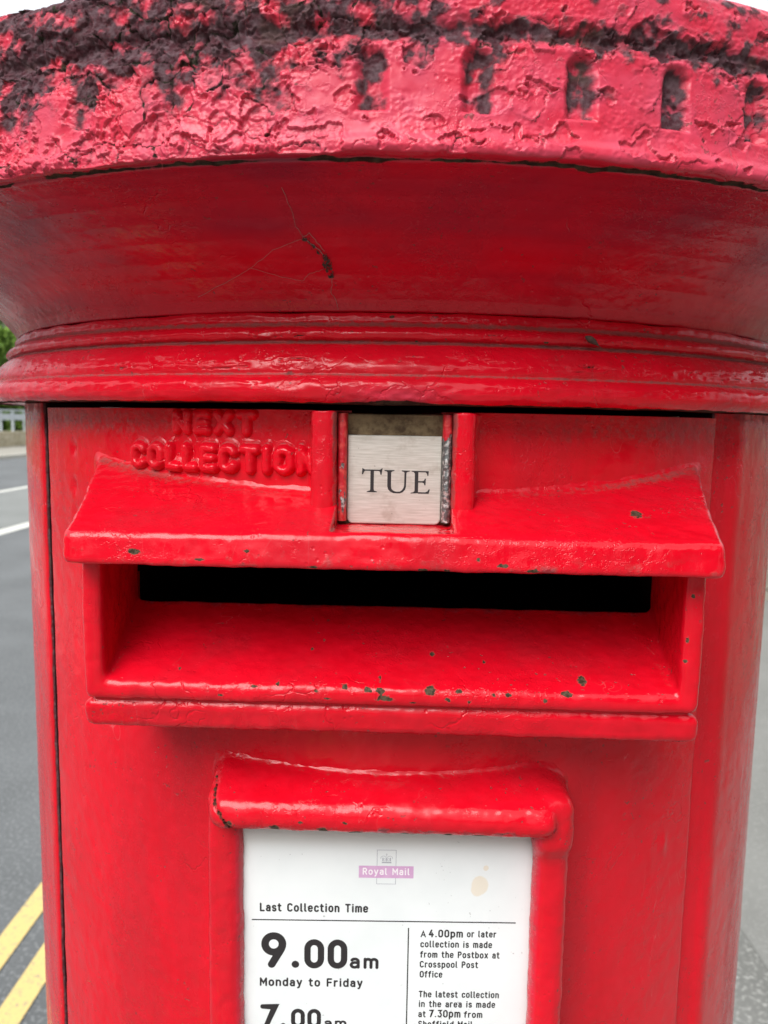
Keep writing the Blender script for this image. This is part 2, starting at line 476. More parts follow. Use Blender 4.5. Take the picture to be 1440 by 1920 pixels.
# --- body: the fixed part of the shell, rebated behind the door
def make_body():
    A = radians
    prof = [(A(37.5), R - .016), (A(39.15), R - .014), (A(39.2), R - .0075), (A(39.25), R - .0045), (A(39.5), R - .0036), (A(42.2), R - .0034), (A(42.7), R - .0016), (A(43.4), R - .0001), (A(44.2), R + .0006), (A(45.5), R)]
    prof += [(a, R) for a in np.linspace(A(46.5), A(85), 60)] + [(a, R) for a in np.linspace(A(88), A(262), 60)] + [(a, R) for a in np.linspace(A(265), A(308.6), 70)]
    prof += [(A(309.6), R), (A(310.6), R - .0001), (A(311.0), R - .0006), (A(311.2), R - .002), (A(311.25), R - .006), (A(311.25), R - .017), (A(313), R - .0175), (A(318), R - .0175)]
    th = np.array([p[0] for p in prof]); r = np.array([p[1] for p in prof])
    z = np.concatenate([np.linspace(.0062, -.36, 200), np.linspace(-.365, -.635, 24)])
    T, Z = np.meshgrid(th, z); RR = np.broadcast_to(r, T.shape).copy()
    sgn = np.where(T > pi, T - 2 * pi, T)
    RR = RR + .00022 * fbm(sgn * 220 / 12, Z * 1000 / 22, 0, 15, 3) + .0001 * perlin3(sgn * 220 / 4, Z * 1000 / 6, 1, 18)
    V = np.stack([RR * np.sin(T), -RR * np.cos(T), Z], -1).reshape(-1, 3)
    F = gridF(*T.shape)
    # lower drum with plinth
    pr = [(R, -.63), (R + .001, -.636), (R, -.64), (R, -1.16), (R + .012, -1.175), (R + .014, -1.19), (R + .014, -Z0 - .02)]
    tt = np.linspace(0, 2 * pi, 160, endpoint=False)
    L = np.array([[[q[0] * sin(a), -q[0] * cos(a), q[1]] for a in tt] for q in pr])
    F2 = gridF(len(pr), len(tt), True) + len(V)
    top = np.array([[[rr * sin(a), -rr * cos(a), -.63] for a in tt] for rr in (R, .18)])
    V2 = L.reshape(-1, 3); V3 = top.reshape(-1, 3)
    F3 = gridF(2, len(tt), True) + len(V) + len(V2)
    VV = np.concatenate([V, V2, V3]); FF = np.concatenate([F, F2, F3])
    tm = VV[:, 2] * 1000
    dust = .35 * gauss(tm - 2, 10); grime_shade = .5 * gauss(tm - 5, 4)
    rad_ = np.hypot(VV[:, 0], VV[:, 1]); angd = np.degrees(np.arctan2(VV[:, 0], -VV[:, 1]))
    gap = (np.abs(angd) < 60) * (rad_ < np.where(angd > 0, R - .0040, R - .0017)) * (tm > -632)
    grime_shade = np.maximum(grime_shade, 1.4 * gap)  # rebate walls coloured dark in place of the seam's shadow
    o = mk('body', D2B(VV), FF, PAINT, box, {'dust': dust, 'grime_shade': grime_shade})
    o.data.materials.append(CAVITY)              # near-black faces paint the deep shade inside the door joint
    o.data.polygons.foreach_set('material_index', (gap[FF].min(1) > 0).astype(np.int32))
    return o
make_body()

# --- collar: the bead mouldings under the cap
def resample(P, step):
    P = np.array(P, float); d = np.concatenate([[0], np.cumsum(np.hypot(*np.diff(P, axis=0).T))])
    n = max(2, int(round(d[-1] / step)) + 1); u = np.linspace(0, d[-1], n)
    return np.stack([np.interp(u, d, P[:, 0]), np.interp(u, d, P[:, 1])], 1)

def smooth_prof(P, it=2):
    P = P.copy()
    for _ in range(it): P[1:-1] = P[1:-1] * .5 + (P[:-2] + P[2:]) * .25
    return P

def theta_front(nf, a=66, nb=150):
    f = np.linspace(radians(-a), radians(a), nf)
    b = np.linspace(radians(a), radians(360 - a), nb + 2)[1:-1]
    return np.concatenate([f, b])

CAPX = -.0025                       # the cap sits a little off the drum's axis
def make_collar():
    P = [(206, 7.2), (228, 6.6), (232, 6.0), (234.6, 6.6), (236.2, 8.2), (236.9, 10.2), (236.6, 12.6), (235.6, 14.3), (234.2, 15.3), (232.9, 15.9), (232.4, 16.5), (232.9, 17.2), (232.7, 19.4), (231.8, 21.6), (230.4, 23.8), (228.7, 25.8), (226.9, 27.2), (225.2, 27.9), (224.6, 28.4), (225.6, 28.8),
         (226.6, 29.4), (227.0, 30.5), (226.9, 31.6), (226.2, 32.7), (225.0, 33.4), (223.9, 33.9), (223.0, 34.8), (222.5, 36.0), (222.6, 37.2), (222.3, 38.3), (221.5, 39.0), (219.0, 39.3), (206, 39.4)]
    P = smooth_prof(resample(P, .45), 2)
    th = theta_front(900)
    T, I = np.meshgrid(th, np.arange(len(P))); rr = P[I, 0].copy(); zz = P[I, 1].copy()
    s = np.where(T > pi, T - 2 * pi, T) * 230
    vis = (rr > 215)
    # thick paint: lumps, sagging lip lines
    d = .36 * fbm(s / 16, zz / 5, 0, 21, 3) + .16 * perlin3(s / 4.5, zz / 2.2, 0, 25)
    zz = zz + .55 * fbm(s / 22, zz / 30, 3, 31, 2) * sst(34, 37, zz) + .3 * perlin3(s / 13, zz / 14, 1, 33)
    # long horizontal cracks on the ovolo and beads
    c1 = fbm(s / 17 + 3, zz / 2.3, 0, 41, 3); gate = sst(.10, .28, fbm(s / 26, zz / 4.5, 0, 47, 2))
    band = np.maximum(gauss(zz - 20, 2.6), np.maximum(.9 * gauss(zz - 30.5, 1.2), .45 * gauss(zz - 13, 2)))
    ck = gauss(c1, .055) * gate * sst(.3, .6, band)
    lift = gate * sst(.3, .6, band) * sst(0, .25, c1) * sst(.6, .2, c1)
    d = d - .75 * ck + .35 * lift
    # battered patch over the day tab
    bat = gauss(s - 1, 17) * gauss(zz - 8.6, 3.2)
    d = d - .8 * bat + .7 * bat * perlin3(s / 3.1, zz / 1.8, 0, 52)
    R_ = (rr + d * vis) / 1000; Z_ = zz / 1000
    V = np.stack([R_ * np.sin(T) + CAPX * .4, -R_ * np.cos(T), Z_ + Z0], -1).reshape(-1, 3)
    side = sst(20, 190, s)
    dust = (gauss(zz - 34.6, 1.3) * .75 + gauss(zz - 28.0, .9) * .8 + gauss(zz - 16.3, .7) * .6 + .25 * sst(.3, 0, np.abs(c1)) * gauss(zz - 24, 4)) + side * .16 * (zz > 16) + .25 * gauss(zz - 6, .9)
    grime_shade = .42 * gauss(zz - 28.1, .5) + .75 * gauss(s + 2, 15) * gauss(zz - 6.6, 1.6) + .5 * sst(6.4, 5.8, zz) + .5 * gauss(zz - 39.3, .4) * 0
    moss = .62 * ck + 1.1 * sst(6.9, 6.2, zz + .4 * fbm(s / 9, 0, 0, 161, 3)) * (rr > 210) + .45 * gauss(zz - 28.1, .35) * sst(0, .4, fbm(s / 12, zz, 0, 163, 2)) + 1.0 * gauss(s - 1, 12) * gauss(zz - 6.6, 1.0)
    chip = spots_attr(np.stack([s, 0 * s, zz], -1).reshape(-1, 3) / 1000, [(-2, 0, 37.6, 1.2, .8), (55, 0, 29.5, 1.6, .6), (7, 0, 28.6, .8, .5)]).reshape(s.shape)
    fade = .25 * sst(-90, -200, s) + .45 * bat
    return mk('collar', V, gridF(*T.shape, True), PAINT, box, {'dust': dust, 'grime_shade': grime_shade, 'chip': chip, 'fade': fade, 'moss': moss})
make_collar()

# --- cap: cavetto, fluted rim, domed top; peeling paint is real relief
FLUTES = [-43.5 + 6.02 * k for k in range(16)]
def make_cap():
    P = [(206, 38.9), (220.2, 39.4), (220.8, 41), (222.0, 43.4), (224.6, 46.6), (228.6, 50.9), (234.2, 55.6), (241.5, 60.6), (250, 65.2), (259, 68.8), (268, 71.0), (275, 72.0), (278.6, 72.2), (279.2, 72.6), (279.0, 73.3), (280.6, 73.4), (282.2, 74.0), (282.9, 75.4),
         (282.6, 77.2), (281.5, 79.3), (280.8, 82.5), (280.4, 90), (280.2, 98), (280.1, 103.2), (279.6, 104.6), (278.6, 106.3), (278.6, 108.0), (279.6, 109.6), (280.3, 111.2), (280.5, 118.2), (280.0, 122.0), (278.6, 124.0), (275.7, 125.6)]
    P = smooth_prof(resample(P, .29), 3)
    dome = [(275.6, 125.65), (262, 129), (240, 134), (205, 141), (160, 149), (105, 155.5), (50, 159), (0.5, 160)]
    P = np.concatenate([P, resample(dome, 7)[1:]])
    th = theta_front(1450, 48, 160)
    T, I = np.meshgrid(th, np.arange(len(P))); rr = P[I, 0].copy(); zz = P[I, 1].copy()
    ang = np.degrees(np.where(T > pi, T - 2 * pi, T)); s = np.radians(ang) * 280
    arc = np.concatenate([[0], np.cumsum(np.hypot(*np.diff(P, axis=0).T))])[I]
    rim = sst(73.2, 75, zz) * (zz < 126)
    # cavetto: gentle brush waves
    d = (1 - rim) * (.13 * fbm(s / 30, arc / 14, 0, 61, 2) + .06 * perlin3(s / 5, arc / 4, 0, 64))
    # flutes with round heads
    fl = np.zeros_like(s)
    left = sst(3, -8, ang + 3 * perlin3(s / 20, zz / 12, 2, 69))
    for f in FLUTES:
        x = s - radians(f) * 280 + .55 * perlin3(s / 7, zz / 7, f, 66) + .3 * perlin3(s / 2.5, zz / 2.5, f, 65)
        y0, y1, hw = 85.5, 98.6, 4.2
        dy = np.maximum(0, np.maximum(y0 - zz, zz - y1))
        dd = np.where(zz > y1, np.hypot(x, dy), np.maximum(np.abs(x), dy + hw - 1.2 * 0 - (hw if True else 0) + np.where(zz < y0, hw - 1.5, 0) * 0 + 0 * x))
        dd = np.where(zz < y0, np.maximum(np.abs(x), hw + dy - .01), dd)
        fl = np.maximum(fl, sst(hw + 1.1, hw - 2.2, dd))
    # peeling
    wx = s + 2.2 * fbm(s / 8, zz / 8, 0, 71, 2) + .55 * fbm(s / 1.7, zz / 1.7, 1, 72, 2); wz = zz + 2.2 * fbm(s / 8, zz / 8, 5, 75, 2) + .55 * fbm(s / 1.7, zz / 1.7, 6, 76, 2)
    inten = np.clip(.12 + .72 * left + .5 * fbm(s / 24, zz / 16, 0, 79, 2) - .1 * sst(4, 12, ang) + .22 * gauss(zz - 107, 7), 0, 1)
    def flakes(scx, scz, seed, amp):
        f1, f2, ix, iy, vx, vy = worley(wx / scx, wz / scz, seed)
        a = rnd(ix, iy, seed + 3); b = rnd(ix, iy, seed + 4); c = rnd(ix, iy, seed + 5) * 2 * pi; g = rnd(ix, iy, seed + 6)
        e = (f2 - f1)
        act = sst(-.08, .12, inten - a)
        tilt = (vx * np.cos(c) + vy * np.sin(c)) * (.5 + 1.6 * b)
        curl = np.clip(1 - e / .30, 0, 1) ** 1.6 * sst(0, .4, vx * np.cos(c) + vy * np.sin(c)) * (1.1 + 1.1 * g)
        miss = (g < .26) * act
        crack = sst(.075, .03, e) * act
        hh = act * (tilt * .75 + curl * .9 + (b - .5) * .5) * (1 - miss) - miss * 1.15 - crack * 1.1
        return hh * amp, miss, crack, act
    isl = np.zeros_like(s)                         # sound patches of paint left between the flutes
    for f in FLUTES[:-1]:
        isl = np.maximum(isl, gauss(s - radians(f + 3.0) * 280 + 1.5 * perlin3(s / 9, zz / 9, f, 67), 8.0 + 2 * (abs(f * 7) % 3)) * gauss(zz - 89, 9))
    inten = np.clip(inten - .75 * isl * left, 0, 1)
    h1, m1, c1, a1 = flakes(10.5, 8.5, 101, .34)
    h2, m2, c2, a2 = flakes(4.6, 3.8, 202, .20)
    def layer(sc_, seed, thick, curl, th, ost):
        q = fbm(wx / sc_, wz / (sc_ * .85), 0, seed, 4)
        pres = q + th - .95 * inten
        e = sst(0, .05, pres)
        return (e - 1) * thick + np.exp(-np.clip(pres, 0, 9) / .07) * e * curl * (.4 + 1.2 * np.clip(fbm(s / 6, zz / 6, 3, seed + 7, 2) + .4, 0, 1)), 1 - e
    lA, pA = layer(11., 171, .75, .75, .55, 0)
    lB, pB = layer(5.5, 181, .42, .50, .52, 0)
    lC, pC = layer(16., 191, .60, .65, .62, 0)
    h1 = h1 + lA + lC; h2 = h2 + lB
    bare = np.clip(pA + .6 * pB + .7 * pC, 0, 1.4)
    rough_zone = sst(.35, .75, inten)
    lum = .24 * fbm(s / 9, zz / 8, 0, 83, 3) + .20 * fbm(s / 1.5, zz / 1.3, 0, 85, 2) * sst(-.1, .5, fbm(s / 15, zz / 9, 4, 86, 3) + .25 * sst(88, 100, zz))
    grit = .22 * fbm(s / 1.6, zz / 1.6, 0, 87, 2) * sst(.2, .6, fl + .9 * gauss(zz - 106.5, 4) + .8 * bare)
    fil = 1 - .60 * left           # flutes clogged on one half
    d = d + rim * (h1 * (1 - .55 * fl) + h2 * rough_zone * (1 - .4 * fl) + lum + grit - 3.1 * fl * fil)
    # rough ragged paint along the groove
    d = d + rim * gauss(zz - 107, 4.2) * .8 * fbm(s / 5, zz / 2.4, 0, 91, 3)
    # ragged lower lip
    zz = zz + .5 * fbm(s / 14, zz / 40, 0, 95, 3) * gauss(zz - 73.5, 3)
    # dome slightly lumpy
    Rm = (rr + d) / 1000
    V = np.stack([Rm * np.sin(T) + CAPX, -Rm * np.cos(T), zz / 1000 + Z0], -1).reshape(-1, 3)
    n8 = fbm(s / 18, zz / 11, 0, 97, 3); n9 = fbm(s / 40, zz / 14, 4, 99, 2)
    up = sst(85, 108, zz)
    n10 = fbm(s / 6, zz / 5, 2, 131, 4)
    grime_shade = rim * (.95 * gauss(zz - 107.4 + 1.2 * n9, 3.0) * (1 + .5 * n8) + .74 * fl * sst(82, 97, zz) * (1 - .25 * left) + (.16 + .46 * (1 - left)) * fl * (1 + .9 * n10) + .30 * bare * (.6 + .8 * sst(80, 100, zz)) + .12 * m1 + .45 * np.maximum(c1, .6 * c2 * rough_zone)
                   + .55 * left * sst(84, 104, zz) * sst(-.7, .5, n8) + .42 * sst(109, 112, zz) * (.55 + .9 * n9) * (1 - .75 * sst(1, 5, ang) * sst(15.5, 12.5, ang)) + .14 * up + .30 * n10 * sst(78, 92, zz))
    grime_shade = grime_shade + .25 * (zz > 124) + rim * .30 * sst(96, 103, zz) * sst(.1, .5, n10 + .4 * n8)
    moss = (.75 + .9 * fbm(s / 22, 0, 0, 153, 3) + .3 * sst(-20, 80, s)) * gauss(zz - 72.9 + .35 * fbm(s / 6, 0, 0, 151, 2), .5) * sst(274, 278, rr) + .55 * rim * np.maximum(c1, .5 * c2 * rough_zone)
    fade = rim * (.66 + .25 * n8 + .35 * np.clip(h1 + h2, 0, .9)) + (1 - rim) * .05
    dust = (1 - rim) * (.05 + .10 * fbm(s / 60, zz / 9, 6, 141, 3) + .12 * sst(56, 68, zz) + .15 * np.maximum(sst(-75, -190, s), sst(110, 200, s)) + .20 * gauss(zz - 45, 4) * sst(-150, -200, s)) + rim * .25 * gauss(zz - 80, 3) * sst(.0, .5, n8)
    grime_shade = grime_shade * (.66 + .55 * n10 * rim + .25 * n8 * rim)
    return mk('cap', V, gridF(*T.shape, True), PAINT, box, {'grime_shade': np.clip(grime_shade, 0, 1.1), 'fade': np.clip(fade, 0, 1), 'dust': dust, 'moss': moss, 'cove_refl': np.clip((1 - rim) * (.62 * sst(53, 68, zz) + -.0 + .30 * np.maximum(sst(-105, -200, s), sst(130, 215, s)) + .25 * fbm(s / 70, zz / 6, 9, 201, 2)), 0, .85)})  # cove band and sides tinted to imitate dark reflections
make_cap()

# --- letter slot castings (distance fields, meshed)
def sdf_grid(lo, hi, h):
    n = [int(round((hi[a] - lo[a]) / h)) + 1 for a in range(3)]
    ax = [lo[a] + h * np.arange(n[a]) for a in range(3)]
    return np.meshgrid(*[a.astype(np.float32) for a in ax], indexing='ij')

CX = .0012
def skirted(f, X, Y, k):
    """fillet of thick paint where the casting meets the drum"""
    dr = np.sqrt(X * X + Y * Y) - R
    return smin(f, smax(smax(smin(f, dr, k) + .00012, f - k * .75, .0002), -(dr + .003), .0001), .0001)

def build_sdf(name, f, lo, h, parent, seed, attrs=None, a1=.00030, a2=.00013, mat=None):
    V, F = nets(f, lo, h)
    N = vnormals(V, F)
    V = lumps(V, N, a1, a2, seed)
    at = attrs(V, N) if attrs else {}
    return mk(name, D2B(V), F, mat or PAINT, parent, at)

slot = empty('letter_slot'); slot.parent = box

def make_hood():
    lo, hi, h = (-.136, -.264, -.056), (.139, -.166, -.006), .0008
    X, Y, Z = sdf_grid(lo, hi, h)
    x = np.abs(X - CX)
    yb = np.clip((Y + .255) / .074, 0, 1)
    top = (Z - (-.0278 + .30 * (Y + .22) + .0009 * gauss(X, .05))) * .958
    half = .1095 + .0165 * yb ** 1.25
    front = -(Y + .2545 - .18 * (Z + .044))
    under = -(Z + .0487) * .98 - .02 * (Y + .25)
    side = (x - half) * .97
    f = smax(smax(smax(top, front, .0022), under, .0022), side, .0034)
    f = skirted(f, X, Y, .0035)
    f = np.maximum(f, -.004 - (np.sqrt(X * X + Y * Y) - R))   # only the proud part
    # keep the place of the day tab open
    tabhole = np.maximum(np.maximum(np.abs(X - .0017) - .0205, -(Z + .0372)), -.22 - Y - .030)
    f = smax(f, -tabhole, .0008)
    sp = [(-93, -225, -32.5, 1.4, .8), (-88.5, -226, -32.6, 1.1, .8), (87.5, -228, -31, 3.2, 1.4), (97, -244, -38.5, 6.0, 1.3), (84, -238, -35.2, 1.2, .7), (96, -238, -36, 2, .6),
          (-84, -255, -44, 3.0, 1.4), (-62, -255, -46, 2.2, .8), (12, -255, -48, 2.0, .8), (20, -255, -48, 1.5, .7), (-46, -255, -43, 1.6, .8), (38, -255, -46, 2.5, 1.0), (48, -255, -47.5, 4, .8), (-24, -255, -47.8, 3, .6), (30, -255, -44, 1.2, .8)]
    def at(V, N):
        front = sst(.4, .9, -N[:, 1])
        dr = np.hypot(V[:, 0], V[:, 1]) - R
        n = fbm(V[:, 0] * 90, V[:, 2] * 160, 0, 13, 3)
        dust = .32 * front * sst(-.039, -.047, V[:, 2]) * sst(-.3, .4, n) + .48 * sst(.012, .001, dr) * sst(.3, .7, N[:, 2]) * (.55 + .45 * sst(.06, .1, np.abs(V[:, 0]))) + .08
        return {'chip': spots_attr(V, sp), 'dust': dust, 'grime_shade': (.5 * sst(-.0478, -.0492, V[:, 2]) + .34 * sst(-.043, -.048, V[:, 2]) * sst(.05, .6, n)) * front}
    build_sdf('hood', f, lo, h, slot, 11, at, .00030, .00014)
make_hood()

def make_slot_frame():
    lo, hi, h = (-.119, -.250, -.117), (.122, -.186, -.044), .0008
    X, Y, Z = sdf_grid(lo, hi, h)
    x = np.abs(X - CX)
    box_ = smax(smax(x - .1078 - .0006 * gauss(Z + .07, .02), -(Y + .2435), .0032), -(Z + .0990), .0026)
    # opening with sloped floor
    floor = Z - (-.0918 + .33 * (Y + .2405) + 3.2 * np.clip(Y + .2405, 0, 1) ** 2)
    cheek = x - (.1008 + .05 * (Y + .243))
    hole = smax(-floor, cheek, .0028)
    f = smax(box_, -hole, .0030)
    # lower moulding: narrow groove, then a flat bead
    bead = smax(smax(x - .1094, -(Y + .2408 + .16 * (Z + .1055)), .0030), np.abs(Z + .1059) - .0050, .0028)
    f = smin(f, bead, .0034)
    core = smax(smax(x - .1050, -(Y + .2393), .001), np.abs(Z + .1) - .006, .001)
    f = smin(f, np.maximum(core, -hole), .001)
    f = np.where(hole < .0045, f, skirted(f, X, Y, .0030))
    f = np.maximum(f, Y + .2002)
    sp = [(-14, -241, -92.8, 1.6, 1.1), (-6, -242, -93.4, 2.2, 1.1), (0, -243, -96, 4.8, 1.4), (-1.5, -242, -93.5, 3.0, 1.2), (16, -242, -93.3, 2.9, 1.9), (26, -242, -93.2, 2.0, .9), (22, -243.5, -96, 1.4, 1.0), (29.5, -243, -96.5, 1.0, 1.0), (38, -242, -94, 1.1, .8), (43, -242, -93.8, 1.5, .9),
          (63.5, -242, -93.2, 2.6, 1.3), (56, -243.4, -95.5, 1.2, 1), (-46, -242, -93.2, 1.8, .7), (-38, -241.5, -92.4, 1.0, .9), (-58, -243.6, -96.5, 1.6, .8), (-2, -240.5, -90.5, .9, 1.2), (-24, -242, -94, 1.2, .7), (-20, -243.5, -96.6, 2.2, .6), (10, -243.5, -97.5, 1.6, .5),
          (70, -237, -90.2, 2.0, 1.4), (36, -229, -87, .7, .6), (-24, -222, -83, .8, .7), (-28, -224, -85, .7, .6), (17, -226, -85.5, 1.3, .8), (52, -210, -75.8, 1.2, .6), (-75, -236, -90, .7, .5),
          (103.5, -243.5, -72, .8, 2.0), (103.2, -243.5, -80, .9, 1.1), (104.6, -243, -57, 1., 1.2)]
    def at(V, N):
        ramp = sst(.35, .7, N[:, 2]) * (np.abs(V[:, 0] - CX) < .1) * sst(-.094, -.090, V[:, 2]) * (V[:, 1] > -.2415)
        n = fbm(V[:, 0] * 140, V[:, 1] * 140, V[:, 2] * 140, 5, 2)
        scuff = .16 * ramp * sst(.12, .5, n)
        back = .42 * sst(-.2065, -.2003, V[:, 1]) * ramp
        corner = .42 * sst(.094, .101, np.abs(V[:, 0] - CX)) * ramp * sst(-.19, -.24, V[:, 1] * 1.0)
        gro = .55 * gauss(V[:, 2] + .1008, .0013)
        return {'chip': np.maximum(spots_attr(V, sp), scuff), 'dust': corner + .30 * gro + .1 * sst(.5, .9, -N[:, 1]) * sst(-.060, -.05, V[:, 2]), 'grime_shade': back + gro * .12 + .3 * sst(-.1085, -.1105, V[:, 2])}
    build_sdf('slot_frame', f, lo, h, slot, 17, at, .00034, .00016)
make_slot_frame()

def box_mesh(x0, x1, y0, y1, z0, z1):
    V = [(x, y, z) for x in (x0, x1) for y in (y0, y1) for z in (z0, z1)]
    F = [(0, 1, 3, 2), (4, 6, 7, 5), (0, 4, 5, 1), (2, 3, 7, 6), (0, 2, 6, 4), (1, 5, 7, 3)]
    return np.array(V), F

# dark chute behind the opening (open to the front)
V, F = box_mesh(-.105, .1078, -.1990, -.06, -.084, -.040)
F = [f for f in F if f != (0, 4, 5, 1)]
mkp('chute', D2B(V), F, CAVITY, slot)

# --- day tab, its guides and the ribs that hold them
holder = empty('tab_holder'); holder.parent = box
def make_rib(x0, x1, sgn, seed):
    lo, hi, h = (x0 - .008, -.240, -.0475), (x1 + .008, -.208, .0046), .0006
    X, Y, Z = sdf_grid(lo, hi, h)
    xc, hw = (x0 + x1) / 2, (x1 - x0) / 2
    zt = np.clip((-.030 - Z) / .010, 0, 1)
    inner = (X - xc) * sgn                      # positive towards the tab
    f = smax(smax(inner - hw, -inner - hw - .0035 * zt ** 2 * 0, .0026), -(Y + .2318 - .004 * zt * 0), .0042)
    f = smax(f, -(Z + .0385 - .002), .004)
    f = skirted(f, X, Y, .0034)
    f = np.maximum(f, Z - .0036)
    def at(V, N):
        n = fbm(V[:, 0] * 300, V[:, 1] * 300, V[:, 2] * 120, seed, 2)
        inn = sst(.3, .8, N[:, 0] * sgn)
        return {'dust': .25 * gauss(V[:, 2], .006) + .5 * inn, 'grime_shade': .42 * inn * sst(0, .4, n), 'chip': .30 * sst(.25, .6, n) * sst(-.5, .2, N[:, 0] * sgn)}
    build_sdf('rib', f, lo, h, holder, seed, at, .00040, .00022)
make_rib(-.0282, -.0190, 1, 23)
make_rib(.0222, .0306, -1, 29)

def rounded_plate(name, x0, x1, z0, z1, y0, y1, rad, mat, parent, step=.0009, bev=.0005, attrs=None, bottom_only=False):
    """a plate with rounded corners and a small bevel, front face gridded"""
    def outline(ins):
        pts = []
        for (cx, cz, a0) in ((x1 - rad, z1 - rad, 0), (x0 + rad, z1 - rad, 90), (x0 + rad, z0 + rad, 180), (x1 - rad, z0 + rad, 270)):
            rr = rad
            if bottom_only and a0 < 180:
                rr = .0004; cx = x1 - rr if a0 == 0 else x0 + rr; cz = z1 - rr
            for q in range(7):
                a = radians(a0 + 90 * q / 6)
                pts.append((cx + max(rr - ins, .00005) * cos(a), cz + max(rr - ins, .00005) * sin(a)))
        return pts
    V, F = [], []
    rings = [(y1, 0), (y0 + bev, 0), (y0 + bev * .3, bev * .3), (y0, bev)]
    for (y, ins) in rings: V += [(p[0], y, p[1]) for p in outline(ins)]
    n = 28
    for k in range(len(rings) - 1):
        for i in range(n):
            j = (i + 1) % n
            F.append((k * n + i, k * n + j, (k + 1) * n + j, (k + 1) * n + i))
    F.append(tuple((len(rings) - 1) * n + i for i in range(n)))
    o = mkp(name, D2B(np.array(V)), [f[::-1] for f in F], mat, parent)
    return o
rounded_plate('back_plate', -.0202, .0236, -.0392, .0032, -.2212, -.2150, .001, BRASS, holder)
def make_rail(x0, x1, seed, bare0):
    nx, nz = 12, 60
    pr = [(x0, -.2213), (x0 + .0001, -.2262), (x0 + .0006, -.2268)] + [(a, -.2270 - .0002 * sin(pi * (a - x0) / (x1 - x0))) for a in np.linspace(x0 + .001, x1 - .001, 6)] + [(x1 - .0006, -.2268), (x1 - .0001, -.2262), (x1, -.2213)]
    zs = np.linspace(.0030, -.0358, nz)
    V = np.array([[(a, b, z) for a, b in pr] for z in zs])
    n = fbm(V[..., 0] * 600, V[..., 2] * 260, 0, seed, 3)
    V[..., 1] += -.00018 * n * (V[..., 1] < -.2225)
    bare = bare0(V[..., 2]) + .15 * n
    mk('guide_rail', D2B(V.reshape(-1, 3)), gridF(nz, len(pr))[:, ::-1], RAIL, holder, {'bare': bare.ravel()})
make_rail(-.0190, -.0156, 3, lambda z: .20 + .24 * sst(-.012, -.03, z))
make_rail(.0188, .0222, 7, lambda z: .05 + .75 * sst(-.001, -.008, z))
tab = rounded_plate('day_tab', -.0155, .0187, -.0370, -.0047, -.2240, -.2216, .0022, STEEL, box, bottom_only=True)

